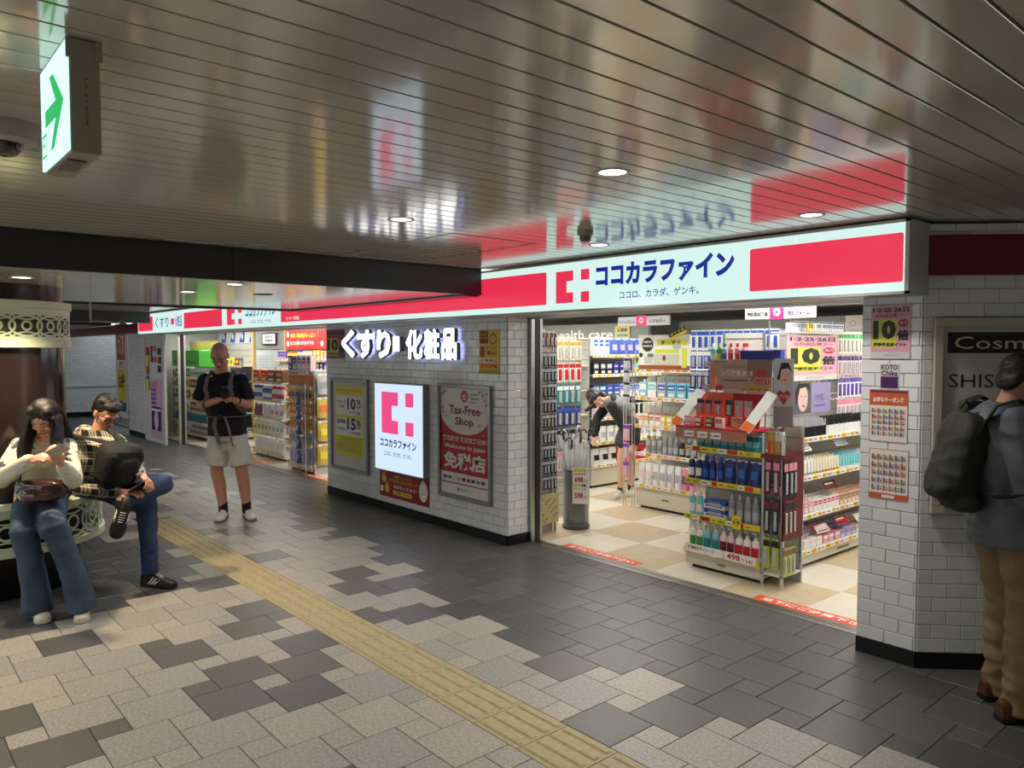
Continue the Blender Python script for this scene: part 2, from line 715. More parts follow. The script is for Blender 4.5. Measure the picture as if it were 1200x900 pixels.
def tile_wall(name, x, y, rz, L, z0, z1, limit, thick=.1, near='r', holes=()):
    """wall whose face starts at (x,y) and runs L along local +x, facing local -y"""
    w = struct(MB().box((0, 0, 0), (L, thick, z1), m_wg).build(name, None, (x, y, 0), rz))
    kb = struct(MB().box((0, -.012, 0), (L, 0, z0), m_black).build('baseboard_' + name.split('_', 1)[1], None, (x, y, 0), rz))
    rows = []
    r = 0
    z = z0
    while z < z1 - .01:
        h = min(THp, z1 - z)
        xx = 0 if r % 2 == 0 else -TWp / 2
        while xx < L - .004:
            a, c = max(xx, 0), min(xx + TWp, L)
            if c - a > .006:
                hid = any(a >= q[0] and c <= q[1] and z >= q[2] and z + h <= q[3] for q in holes)
                if not hid:
                    rows.append((a, z, c - a, h))
            xx += TWp
        z += THp
        r += 1
    if near == 'r':
        rows.sort(key=lambda q: -q[0])
    else:
        rows.sort(key=lambda q: q[0])
    rest = MB()
    for i, (a, z, ww, h) in enumerate(rows):
        m = rnd.choice(m_wt)
        if i < limit:
            k = (round(ww, 3), round(h, 3), m.name)
            if k not in WT:
                WT[k] = wt_mesh(ww, h, m).mesh('wall_tile')
            put('wall_tile', WT[k], w, (a, 0, z))
        else:
            b = wt_mesh(ww, h, m)
            rest.add([(v[0] + a, v[1], v[2] + z) for v in b.v], b.f, m)
    if rest.v:
        o = rest.build('wall_tiles_far', w)
        o['kind'] = 'stuff'
    return w


w_front = tile_wall('wall_front', -8.3, WY, 0, 3.3, .085, 2.02, 298)
w_ret = tile_wall('wall_return', -5.0, WY, PI / 2, .24, .085, 2.02, 100, thick=.2)
w_pil = tile_wall('wall_pillar', -1.95, WY, 0, .318, .085, 2.36, 200, thick=.4)
w_cha = tile_wall('wall_right', -1.632, WY, PI / 4, 2.6, .085, 2.36, 296, thick=.15, near='l', holes=[(.10, 1.7, .86, 1.80)])
# far tiled piers left of the shop and the far end of the concourse
tile_wall('wall_pier', -16.9, WY, 0, 1.25, .085, 2.2, 0)
tile_wall('wall_niche', -22.0, 5.6, 0, 5.1, .085, 2.37, 0)
struct(MB().box((-16.95, WY + .1, 0), (-16.9, 5.6, 2.37), mat('pier_white', S(205, 205, 202), .4)).build('wall_pier_side'))
tile_wall('wall_left', -22.0, -6.0, PI / 2, 11.6, .12, 2.37, 0)
struct(MB().box((-22.0, 3.6, .75), (-21.97, 5.4, .78), mat('dado', S(170, 172, 170), .4)).build('trim_10'))
m_bw = mat('light_block_grey', S(200, 197, 190), .6)  # unseen walls added to cut the ambient light at the near right
struct(MB().box((-3.0, -6.1, 0), (3.6, -6.0, 2.37), m_bw).build('wall_light_block'))
struct(MB().box((3.5, -6.0, 0), (3.6, 8, 2.37), m_bw).build('wall_light_block_right'))
# inside shell of the shop
m_in = mat('shop_wall', S(206, 208, 206), 0.5)
m_inc = mat('shop_ceiling', S(214, 212, 206), 0.6)
m_grey = mat('shop_fascia_grey', S(146, 150, 148), 0.5)
struct(MB().box((-22.2, TY, -.08), (-16.9, 5.7, -.001), mat('far_floor', S(74, 74, 76), .4)).build('floor'))
struct(MB().box((-16.9, 6.0, 0), (-10.8, 6.1, 2.3), m_in).build('wall_back_left'))
struct(MB().box((-10.8, 6.0, 0), (-10.7, 11.5, 2.3), m_in).build('wall_shop_middle'))
struct(MB().box((-10.8, 11.5, 0), (-1.25, 11.6, 2.3), m_in).build('wall_back'))
struct(MB().box((-1.35, 4.8, 0), (-1.25, 11.6, 2.3), m_in).build('wall_shop_right'))
struct(MB().box((-16.9, 4.37, 0), (-16.8, 6.1, 2.3), m_in).build('wall_shop_left'))
struct(MB().box((-16.9, 4.62, 2.28), (-1.25, 11.6, 2.36), m_inc).build('ceiling'))
struct(MB().box((-8.28, 4.38, 0), (-5.0, 4.6, 2.3), m_in).build('wall_inner'))
struct(MB().box((-1.95, 4.67, 0), (-1.36, 4.8, 2.3), m_in).build('wall_inner_right'))
m_hood = mat('shutter_housing', S(150, 146, 138), 0.4, .3)
for xa, xb in ((-5.0, -1.95), (-14.2, -8.3)):
    b = MB()
    b.box((xa, WY + .0, 1.985), (xb, 4.5, 2.3), m_hood)
    b.box((xa, 4.5, 1.975), (xb, 4.535, 2.3), m_steel)
    b.box((xa, 4.535, 2.0), (xb, 4.62, 2.3), m_hood)
    struct(b.build('trim_shutter'))
# door posts
for x, y in ((-4.985, 4.51), (-8.33, 4.42), (-14.28, 4.42)):
    b = MB()
    b.box((x, y, 0), (x + .03, y + .04, 1.98), m_steel)
    b.box((x - .005, y + .045, 0), (x + .035, y + .1, 1.98), mat('post_black', S(30, 30, 30), .4))
    b.box((x, y + .1, 0), (x + .03, y + .13, 1.98), m_steel)
    struct(b.build('trim_post'))
# dark red band above the right wall, thin white tile course left above it
struct(MB().box((0.0, -.022, 2.09), (2.6, -.008, 2.30), mat('dark_red_panel', S(112, 18, 30), 0.14)).build('trim_band', None, (-1.632, WY, 0), PI / 4))
struct(MB().box((-22.0, 4.02, 2.02), (-15.3, WY, 2.2), mat('dark_red_panel2', S(110, 22, 34), 0.2)).build('trim_band', None))

# ================================================================== SIGNS, POSTERS, LIGHT FITTINGS
G_W = glow('lit_white', S(214, 243, 238), .87)
G_R = glow('lit_red', S(240, 48, 84), .82)
G_B = glow('lit_blue', S(10, 36, 150), .8)
G_P = glow('lit_pink', S(232, 66, 128), .95)
G_BW = glow('lit_bluewhite', S(206, 226, 244), .95)
m_case = mat('sign_case', S(176, 176, 170), .35, .2)
m_alu = mat('aluminium', S(150, 152, 152), .32, .9)
W_ = pm((240, 240, 236)); K_ = pm((24, 24, 26)); Y_ = pm((222, 214, 42)); RD = pm((178, 30, 44)); PK = pm((222, 150, 170))

# ---- the long lit fascia sign
fs = empty('fascia_sign', (-15.25, 4.03, 1.985))
tag(fs, 'long lit red and white shop sign with blue lettering running above the whole shopfront', 'sign')
LX = 13.62
b = MB()
b.box((0, .004, 0), (LX, .24, .375), m_case)
b.box((-.012, -.012, 0), (LX + .02, .006, .014), m_case)
b.box((-.012, -.012, .361), (LX + .02, .006, .375), m_case)
b.box((LX, -.012, 0), (LX + .02, .24, .375), m_case)
b.build('case', fs)
edges = [0.012, 2.68, 4.9, 7.10, 9.65, 10.72, 13.03, LX]
for a, c in zip(edges, edges[1:]):
    b = MB()
    b.box((a + .002, -.004, .015), (c - .002, .004, .360), G_W)
    b.build('panel', fs)
X = lambda wx: wx + 15.25
E = []


def redbar(a, c, r=.014):
    E.append(('Q', X(a), .061, X(c), .309, G_R, r))


redbar(-15.2, -14.32); redbar(-12.65, -11.0)
redbar(-9.02, -4.253); redbar(-2.51, -1.64, .012)
E += [('T', 'くすり', X(-14.16), .10, X(-13.42), .28, G_B, .012), ('R', X(-13.30), .14, X(-13.14), .24, G_R), ('T', '化粧品', X(-13.02), .10, X(-12.75), .28, G_B, .012)]
E[-1] = ('T', '化粧品', X(-13.08), .10, X(-12.74), .28, G_B, .012)
E += emblem(X(-10.80), .07, X(-10.25), .30, G_R)
E += [('T', 'ココカラファイン', X(-10.12), .15, X(-9.16), .31, G_B, .03), ('T', 'ココロ、カラダ、ゲンキ。', X(-9.95), .065, X(-9.3), .115, G_B, .01)]
E += [('T', 'コーセー化粧品', X(-8.86), .08, X(-8.50), .125, G_W, .01)]
E += emblem(X(-4.142), .065, X(-3.799), .300, G_R)
E += [('T', 'ココカラファイン', X(-3.733), .155, X(-2.608), .318, G_B, .05), ('T', 'ココロ、カラダ、ゲンキ。', X(-3.51), .068, X(-2.86), .122, G_B, .012)]
art(fs, E, .004, .0006)

# ---- halo-lit letters on the tiled wall
G_L = glow('lit_letters', (1, 1, 1), 2.6)
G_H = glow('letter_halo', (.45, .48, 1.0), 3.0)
m_rim = mat('letter_rim', S(120, 122, 126), .4)
grp = empty('lit_letters', (-7.8, WY - .006, 1.63))
tag(grp, 'white glowing raised letters for medicine and cosmetics on the white tiled wall', 'sign')


def letter(ch, x0, x1, z0, z1, bold):
    """stroke-thickened letter: copies shifted by a few mm, extruded"""
    vs, fs_ = text_geo(ch, .012)
    from collections import Counter
    B1, B2, B3 = MB(), MB(), MB()
    for k in range(9):
        t = 2 * PI * k / 8
        dx, dz = (bold * math.cos(t), bold * math.sin(t)) if k < 8 else (0, 0)
        fr = [(x0 + v[0] * (x1 - x0) + dx, -.075 - .00002 * k, z0 + v[1] * (z1 - z0) + dz) for v in vs]
        B1.add(fr, fs_, G_L)
        if k % 2 == 0:
            ec = set()
            for f in fs_:
                for a, c in zip(f, f[1:] + f[:1]):
                    ec.add((a, c))
            md = [(p[0], -.03, p[2]) for p in fr]
            n = len(fr)
            B2.add([(p[0], -.0745, p[2]) for p in fr] + md, [(c, a, n + a, n + c) for a, c in ec if (c, a) not in ec], m_rim)
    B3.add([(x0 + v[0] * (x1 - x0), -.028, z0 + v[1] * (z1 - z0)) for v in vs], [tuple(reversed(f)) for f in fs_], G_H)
    o = B1.build('letter', grp)
    B2.build('letter_rim', o)
    B3.build('halo', o)


for ch, x0, x1, z0, z1 in (('く', 0.02, .30, .0, .285), ('す', .38, .74, -.005, .275), ('り', .80, 1.06, .0, .27)):
    letter(ch, x0 * .98, x1 * .98, z0, z1, .013)
for ch, x0, x1 in (('化', 1.34, 1.62), ('粧', 1.66, 1.90), ('品', 1.95, 2.17)):
    letter(ch, x0, x1, -.01, .265, .0085)
sq = MB(); sq.box((1.12 - .03, -.075, .06), (1.245 - .03, -.03, .21), m_rim)
sq.add([(1.09, -.0755, .06), (1.215, -.0755, .06), (1.215, -.0755, .21), (1.09, -.0755, .21)], [(0, 1, 2, 3)], G_L)
sq.build('letter', grp)


def sheet(name, label, cat, x, y, z, w, h, m, rz=0, t=.002, group=None):
    b = MB()
    b.box((0, 0, 0), (w, t, h), m)
    o = b.build(name, None, (x, y, z), rz)
    tag(o, label, cat, group)
    return o


def frame(parent, w, h, bw, d, m, name='frame'):
    b = MB()
    for a, c in (((0, 0), (w, bw)), ((0, h - bw), (w, h)), ((0, bw), (bw, h - bw)), ((w - bw, bw), (w, h - bw))):
        b.bbox((a[0], -d, a[1]), (c[0], 0, c[1]), .004, m)
    return b.build(name, parent)


WF = WY - .0065     # face of the wall tiles
# light box with the emblem
lb = empty('light_box', (-7.09, WF, .44))
tag(lb, 'square lit white light box with pink emblem and blue lettering on the tiled wall', 'light box')
b = MB(); b.box((0, -.07, 0), (.92, 0, .925), m_alu); b.build('case', lb)
b = MB(); b.box((.012, -.072, .012), (.908, -.0705, .913), G_BW); b.build('lit_panel', lb)
art(lb, emblem(.15, .40, .75, .83, G_P) + [('T', 'ココカラファイン', .12, .255, .80, .345, G_B, .035), ('T', 'ココロ、カラダ、ゲンキ。', .19, .165, .71, .215, G_B, .008)], .072)
# framed coupon poster
pf = empty('framed_poster', (-8.16, WF, .33))
tag(pf, 'grey framed yellow poster offering 10% and 15% coupons, left of the light box', 'poster')
frame(pf, .85, 1.05, .035, .035, m_alu)
b = MB(); b.box((.03, -.012, .03), (.82, 0, 1.02), pm((206, 206, 200))); b.build('backing', pf)
art(pf, [('R', .10, .17, .74, .965, Y_), ('T', 'オープンクーポンプレゼント', .13, .90, .70, .93, K_), ('R', .12, .63, .72, .86, W_), ('R', .12, .40, .72, .60, W_),
         ('T', '新規入会', .14, .77, .34, .80, K_), ('T', '店頭!', .18, .71, .32, .75, K_), ('T', '10', .38, .70, .57, .83, K_, .03), ('T', '%', .59, .76, .69, .82, K_, .02), ('T', 'OFF', .59, .72, .69, .75, K_, .02),
         ('T', 'クーポン配信', .42, .65, .68, .69, K_, .01),
         ('T', '登録特典', .14, .53, .34, .58, K_, .02), ('T', '会員様限定', .14, .46, .34, .49, pm((40, 60, 150))), ('T', '15', .38, .47, .57, .60, K_, .03), ('T', '%', .59, .53, .69, .59, K_, .02), ('T', 'OFF', .59, .49, .69, .52, K_, .02),
         ('T', 'クーポン配信', .42, .42, .68, .455, K_, .01)] +
    [('R', .20, .375 - .018 * k, .70 - .04 * (k % 3), .378 - .018 * k, pm((90, 90, 30))) for k in range(4)] + [('R', .12, .30 - .02 * k, .70 - .05 * (k % 2), .304 - .02 * k, pm((90, 90, 30))) for k in range(5)], .012)
# tax free poster
tf = empty('framed_poster', (-5.99, WF, .32))
tag(tf, 'grey framed red and white Tax-Free Shop poster on the tiled wall', 'poster')
frame(tf, .80, 1.065, .032, .035, m_alu)
RP = pm((176, 34, 48)); LG = pm((222, 222, 218))
b = MB(); b.box((.028, -.012, .028), (.772, 0, 1.037), LG); b.build('backing', tf)
poly = [(.03, .235), (.77, .235), (.77, .79)]
for k in range(13):
    t = PI * k / 12
    poly.append((.40 + .37 * math.cos(t), .80 - .20 * math.sin(t) + .0))
poly.append((.03, .79))
els = [('P', poly, RP)]
els += [('C', .40, .955, .055, RP)] + [('C', .40 + .022 * math.cos(2 * PI * q / 5 + PI / 2), .95 + .022 * math.sin(2 * PI * q / 5 + PI / 2), .012, LG) for q in range(5)] + [('T', 'Japan.', .50, .965, .62, .99, K_), ('T', 'Tax-free', .50, .93, .62, .952, K_), ('T', 'Shop', .50, .895, .58, .917, K_),
        ('T', 'Tax-Free', .17, .785, .63, .87, pm((120, 20, 34)), .02), ('T', 'Shop', .26, .665, .54, .76, pm((120, 20, 34)), .02),
        ('T', '熱烈歓迎 欢迎您来日本!', .07, .53, .73, .58, LG, .02), ('T', 'Welcome to Japan', .09, .45, .71, .505, LG, .02), ('T', '免税店', .08, .27, .72, .43, LG, .04),
        ('R', .03, .132, .77, .142, RP), ('R', .03, .235, .77, .237, RP)]
for k in range(9):
    els.append(('R', .08 + .072 * k, .17, .13 + .072 * k, .20, pm(((40, 60, 140), (40, 140, 90), (210, 210, 205), (150, 150, 150), (30, 50, 110), (190, 40, 50), (60, 70, 130), (120, 120, 120), (70, 70, 90))[k])))
els += emblem(.30, .07, .335, .10, RP) + [('T', 'ココカラファイン', .35, .072, .53, .098, K_, .02)]
for (fx, fz) in ((.68, .97), (.71, .93), (.74, .99), (.64, 1.0), (.73, .89), (.07, .97), (.11, .99), (.08, .84), (.10, .80), (.14, .76), (.70, .62), (.64, .70), (.66, .82), (.19, .66)):
    for q in range(5):
        t = 2 * PI * q / 5 + fx * 7
        els.append(('C', fx + .008 * math.cos(t), fz + .008 * math.sin(t), .0055, PK if fz < .7 else pm((196, 70, 90))))
art(tf, els, .012, .0002)
# red campaign banner below the light box
rb = sheet('campaign_banner', 'small dark red banner with yellow writing below the light box', 'banner', -7.10, WF - .003, .15, .93, .285, pm((150, 24, 34)))
GY = pm((226, 196, 70))
art(rb, [('T', 'dポイントと', .30, .215, .60, .25, GY, .02), ('T', 'マツキヨココカラポイント', .18, .165, .74, .205, GY, .02), ('T', '両方もらえます!', .28, .105, .70, .145, W_, .02),
         ('Q', .26, .04, .62, .085, GY, .02), ('T', 'ご提示ください', .30, .05, .58, .076, K_, .02), ('C', .09, .19, .045, GY), ('C', .15, .09, .045, GY), ('P', [(.075, .23), (.105, .23), (.11, .26), (.07, .26)], GY),
         ('P', [(.135, .13), (.165, .13), (.17, .155), (.13, .155)], GY), ('R', .02, .05, .075, .11, W_), ('C', .83, .14, .075, W_, .10), ('P', [(.78, .22), (.88, .22), (.84, .262), (.82, .262)], pm((200, 220, 190))),
         ('T', 'ポイント', .78, .15, .88, .17, RD), ('T', 'たまる', .79, .11, .87, .135, RD)], .0)
# yellow point poster right of letters
yp = sheet('point_poster', 'narrow yellow poster with red writing high on the tiled wall', 'poster', -5.38, WF - .003, 1.49, .29, .395, pm((214, 190, 60)))
art(yp, [('Q', .01, .27, .13, .385, pm((150, 40, 50)), .01), ('T', 'ココカラ', .02, .34, .11, .36, Y_), ('T', 'アプリ会員', .02, .31, .12, .33, Y_), ('T', 'ポイント', .10, .215, .24, .25, pm((90, 40, 40)), .02), ('T', '還元', .11, .165, .24, .205, RD, .03),
         ('C', .20, .31, .05, pm((120, 110, 60))), ('C', .20, .31, .038, pm((200, 180, 90))), ('R', .02, .15, .08, .245, pm((170, 60, 60))), ('R', .02, .10, .27, .14, W_), ('T', '対象商品', .03, .105, .26, .135, RD, .03),
         ('R', .02, .05, .27, .09, pm((230, 150, 60))), ('T', 'すべて対象', .03, .055, .26, .085, RD, .03), ('R', .0, .0, .29, .035, pm((170, 160, 50)))], .0)


def tenx(o, w, h, dark=False):
    p1 = pm((120, 76, 96)) if dark else pm((222, 166, 184))
    els = [('R', 0, h * .13, w, h, p1), ('R', w * .04, h * .2, w * .66, h * .74, pm((196, 196, 50)) if dark else pm((214, 216, 70))), ('T', '1·2·25·26日', w * .05, h * .86, w * .95, h * .96, K_, .04),
           ('T', '化粧品感謝デー', w * .12, h * .77, w * .9, h * .84, RD, .02), ('T', '10', w * .06, h * .36, w * .64, h * .72, K_, .06), ('T', '倍', w * .67, h * .34, w * .96, h * .54, K_, .04),
           ('C', w * .82, h * .66, w * .12, RD, h * .07), ('T', '毎月', w * .73, h * .64, w * .91, h * .69, W_), ('T', '獲得予定ポイント', w * .08, h * .225, w * .9, h * .30, K_, .03),
           ('R', 0, 0, w, h * .125, pm((210, 206, 206)))]
    els += [('T', 'ココカラファイン', w * .36, h * .04, w * .72, h * .08, K_)]
    art(o, els, 0)


o = sheet('points_poster', 'pink ten-times points poster at the left end of the tiled wall', 'poster', -8.285, WF - .003, 1.555, .44, .385, pm((200, 190, 195)))
tenx(o, .44, .385, True)
# pillar posters
o = sheet('points_poster', 'pink and yellow ten-times points poster at the top of the right pillar', 'poster', -1.90, WF - .003, 1.655, .21, .29, pm((205, 200, 202)))
tenx(o, .21, .29)
o = sheet('arcade_sign', 'square white and purple sign on the right pillar between the posters', 'sign', -1.845, WF - .004, 1.49, .10, .14, pm((214, 214, 212)), t=.004)
art(o, [('R', .004, .004, .096, .068, pm((72, 16, 92))), ('T', 'KOTO', .006, .105, .094, .132, pm((60, 20, 80)), .03), ('T', 'Chika', .006, .072, .094, .100, pm((60, 20, 80)), .03)], 0)


def coupon(o, w, h, top):
    OR = pm((206, 92, 40)); els = [('R', .004, .004, w - .004, h - .004, pm((236, 232, 226)))]
    if top:
        els += [('R', .004, h * .70, w - .004, h - .004, OR), ('T', 'お得なクーポン祭', .02, h * .76, w - .02, h * .86, W_, .03), ('R', .004, h * .94, w - .004, h - .004, pm((120, 40, 90)))]
    else:
        els += [('R', .004, .004, w - .004, h * .12, OR), ('R', w * .34, h * .03, w * .66, h * .09, W_)]
    z0, z1 = (.03, h * .66) if top else (h * .15, h - .02)
    nr, nc = 5, 6
    for r in range(nr):
        for c in range(nc):
            cx, cz = .012 + (w - .024) * c / nc, z0 + (z1 - z0) * r / nr
            cw, chh = (w - .024) / nc, (z1 - z0) / nr
            els.append(('R', cx + cw * .1, cz + chh * .1, cx + cw * .45, cz + chh * .8, pm(((90, 110, 150), (160, 90, 100), (110, 140, 90), (120, 120, 120), (180, 150, 80))[(r * 7 + c * 3) % 5])))
            els.append(('R', cx + cw * .52, cz + chh * .55, cx + cw * .92, cz + chh * .62, K_))
            els.append(('R', cx + cw * .52, cz + chh * .2, cx + cw * .92, cz + chh * .4, pm((190, 60, 50))))
    for r in range(1, nr, 2):
        els.append(('R', .01, z0 + (z1 - z0) * r / nr - .0015, w - .01, z0 + (z1 - z0) * r / nr, RD))
    art(o, els, 0, .00006)


o = sheet('coupon_poster', 'orange headed sheet of small coupons on the right pillar, upper of two', 'poster', -1.90, WF - .003, 1.20, .205, .285, pm((190, 120, 110)))
coupon(o, .205, .285, True)
o = sheet('coupon_poster', 'sheet of small coupons with orange foot on the right pillar, lower of two', 'poster', -1.895, WF - .003, .885, .21, .275, pm((190, 120, 110)))
coupon(o, .21, .275, False)

# ---- big frame with cosmetics advertisement on the diagonal wall
ad = empty('framed_advertisement', (-1.632 + .70711 * .045 + .0048, WY + .70711 * .045 - .0048, .84), PI / 4)
tag(ad, 'large cream framed cosmetics advertisement on the diagonal wall behind the man in grey', 'advertisement')
m_cf = mat('cream_frame', S(196, 190, 176), .35)
m_wood = mat('pale_ledge', S(186, 160, 124), .5, noise_amt=.1)
b = MB()
Wd, Hd = 1.7, 1.03
for k, (bw, d) in enumerate(((.020, .018), (.045, .03), (.06, .012))):
    for a, c in (((0, 0), (Wd, bw)), ((0, Hd - bw), (Wd, Hd)), ((0, bw), (bw, Hd - bw)), ((Wd - bw, bw), (Wd, Hd - bw))):
        b.bbox((a[0] + .0, -d, a[1]), (c[0], 0, c[1]), .003, m_cf)
b.build('frame', ad)
b = MB(); b.box((.055, -.006, .055), (Wd - .055, 0, Hd - .055), pm((196, 196, 188), .3)); b.build('backing', ad)
b = MB(); b.bbox((.05, -.055, .055), (Wd - .05, -.004, .085), .004, m_wood); b.build('ledge', ad)
art(ad, [('R', .075, .845, Wd - .06, .955, pm((30, 30, 31), .3)), ('T', 'Cosmetics', .11, .867, .75, .932, pm((210, 206, 190)), .0),
         ('T', 'SHISEIDO', .085, .665, .60, .735, K_, -.005), ('C', .10, .40, .05, pm((140, 140, 134)), .055), ('C', .10, .40, .046, pm((190, 190, 182)), .051),
         ('P', [(.13, .43), (.22, .50), (.235, .485), (.15, .41)], K_), ('P', [(.19, .52), (.235, .575), (.255, .56), (.21, .505)], K_), ('C', .24, .52, .045, K_, .035), ('C', .24, .52, .025, pm((196, 196, 188), .3), .018),
         ('P', [(.20, .44), (.225, .43), (.27, .52), (.255, .53)], K_), ('P', [(.17, .47), (.29, .585), (.30, .575), (.185, .46)], K_)], .006)

# ---- exit sign hanging under the ceiling
ex = empty('exit_sign', (-2.16, .363, 2.125))
tag(ex, 'lit green arrow exit sign box fixed under the ceiling at top left', 'exit sign')
G_EX = glow('lit_exit', S(205, 246, 238), 1.15)
G_G = glow('lit_green', S(16, 178, 92), 1.0)
m_body = mat('exit_body', S(150, 146, 130), .5)
b = MB(); b.bbox((0, .006, 0), (.29, .066, .243), .003, m_body); b.box((.22, .012, -.004), (.10, .05, .001), m_dsteel); b.box((.286, .0, .20), (.293, .012, .243), m_body); b.box((.286, .056, .20), (.293, .07, .243), m_body)
b.build('housing', ex)
b = MB(); b.box((.004, 0, .006), (.286, .006, .237), G_EX); b.build('lit_face', ex)
art(ex, [('R', .055, .098, .20, .136, G_G), ('P', [(.115, .20), (.155, .20), (.262, .117), (.195, .117)], G_G), ('P', [(.115, .034), (.195, .117), (.262, .117), (.155, .034)], G_G),
         ('R', .02, .03, .075, .036, G_G), ('R', .02, .078, .075, .084, G_G), ('R', .02, .036, .025, .078, G_G), ('R', .070, .036, .075, .078, G_G), ('C', .052, .071, .005, G_G), ('P', [(.035, .045), (.042, .062), (.058, .064), (.064, .045), (.055, .054), (.046, .054)], G_G)], 0)
b = MB()
vs, f_ = text_geo('LA-2 | 600B', .0)
b.add([(.2905, .034 + v[1] * .006, .16 - v[0] * .10) for v in vs], f_, K_)
b.build('lettering', ex)
# ---- camera dome
cc = empty('dome_camera', (-2.72, .36, CZ))
tag(cc, 'round white surveillance camera with black dome beside the exit sign', 'camera')
MB().lathe([(.0, 0), (.088, 0), (.09, -.012), (.086, -.05), (.06, -.058), (0, -.058)], 28, m=mat('camera_white', S(170, 168, 160), .4)).build('housing', cc, smooth=True, sharp=40)
MB().lathe([(.052, -.056), (.050, -.062), (.044, -.078), (.03, -.090), (.012, -.095), (.0, -.096)], 24, m=mat('dome_black', S(12, 12, 14), .06, coat=1)).build('dome', cc, smooth=True)
sd = empty('smoke_detector', (-2.99, 3.127, CZ))
tag(sd, 'small brown and white smoke detector on the ceiling in front of the blue lettering', 'smoke detector')
MB().lathe([(0, 0), (.045, 0), (.045, -.02), (.038, -.03), (0, -.03)], 20, m=mat('det_white', S(150, 146, 138), .5)).build('base', sd, smooth=True, sharp=40)
MB().lathe([(.03, -.028), (.034, -.045), (.026, -.062), (0, -.064)], 20, m=mat('det_grey', S(100, 98, 92), .5)).build('sensor', sd, smooth=True, sharp=40)

# ---- recessed downlights
G_D = glow('lamp_disc', (1, .98, .94), 6)
m_bez = mat('bezel', S(190, 188, 180), .3, .3)


def downlight(x, y, z, label, power=40, r=.052, group=None, col=(1, .94, .86)):
    o = empty('downlight', (x, y, z))
    tag(o, label, 'downlight', group)
    MB().lathe([(r, -.002), (r + .014, -.004), (r + .016, .0), (r + .012, .002)], 24, m=m_bez, cap=False).build('bezel', o, smooth=True)
    MB().lathe([(r, .0), (.0, -.003)], 24, m=G_D, cap=False).build('lamp', o)
    d = bpy.data.lights.new('downlight_lamp', 'SPOT')
    d.energy = power
    d.spot_size = R(125)
    d.spot_blend = .8
    d.shadow_soft_size = .05
    d.color = col
    l = bpy.data.objects.new('spot', d)
    COL.objects.link(l)
    l.parent = o
    l.location = (0, 0, -.02)
    return o


downlight(-1.954, 2.19, CZ, 'round ceiling downlight in the middle of the near ceiling above the tactile strip')
downlight(-3.355, 2.15, CZ, 'round ceiling downlight amid the bluish reflections, left of centre')
downlight(-1.92, 3.62, CZ, 'round ceiling downlight close above the right end of the shop sign', 42)
downlight(-3.34, 3.62, CZ, 'round ceiling downlight just above the blue shop lettering')
downlight(-5.70, .83, SZ, 'round downlight in the low soffit right beside the brown column', 130, group=None, col=(1, .78, .5))
downlight(-5.32, 2.04, SZ, 'small round downlight at the near edge of the low soffit')
downlight(-6.25, 2.02, SZ, 'small round downlight in the middle of the low soffit')
downlight(-10.9, 2.9, CZ, 'small round downlight in the ceiling beyond the low soffit')
downlight(-14.9, 3.0, CZ, 'tiny far downlight near the white end wall', 22)
for x in (-6.5, -4.0, -1.5, 1.0):  # rows out of view, added to brighten the near concourse
    for y in (-.9, -3.0):
        downlight(x, y, SZ if -8.3 < x < -5 else CZ, 'added ceiling downlight out of view, brightening the near concourse', 125, group='added downlights out of view')
for x in (-12.5, -16.5, -20.0):  # unseen lamps added to brighten the dim far end
    for y in (1.2, -1.5):
        downlight(x, y, CZ, 'added unseen ceiling downlight beyond the low soffit, brightening the far end', 60, group='added far downlights beyond the soffit')
sp = MB().lathe([(0, -.003), (.075, -.003), (.08, 0)], 24, m=mat('speaker_dark', S(60, 58, 54), .5)).build('ceiling_speaker', None, (-6.12, 2.58, SZ))
tag(sp, 'flat dark round loudspeaker in the low soffit', 'loudspeaker')
# emergency lamp bracket near the column
eb = MB(); eb.cyl((0, 0, 0), (0, 0, .25), .006, n=8, m=m_alu); eb.tube([(0, 0, .02), (.2, .15, .0), (.25, .2, 0)], .01, 8, m_alu); eb.sell((.26, .2, 0), (.03, .03, .02), 1, m=m_alu)
eb = eb.build('wall_bracket', None, (-7.75, 1.65, 1.95))
tag(eb, 'small metal bracket lamp hanging from the soffit beside the lattice band of the column', 'bracket')

# ================================================================== COLUMN with lattice band and round bench
m_colm = mat('column_brown', S(44, 34, 36), .14, .1, noise_amt=.04)
colm = empty('column', (CLX, CLY, 0))
tag(colm, 'glossy dark brown round column at the left edge', 'column')
MB().lathe([(.49, 0), (.49, SZ)], 72, m=m_colm).build('shaft', colm, smooth=True, sharp=40)
MB().lathe([(.50, 0), (.50, .09), (.49, .10)], 72, m=m_black, cap=False).build('plinth', colm, smooth=True, sharp=40)
m_green = mat('pale_green_metal', S(214, 228, 200), .35, .05)
m_greenlit = mat('pale_green_back', S(92, 98, 74), .5)


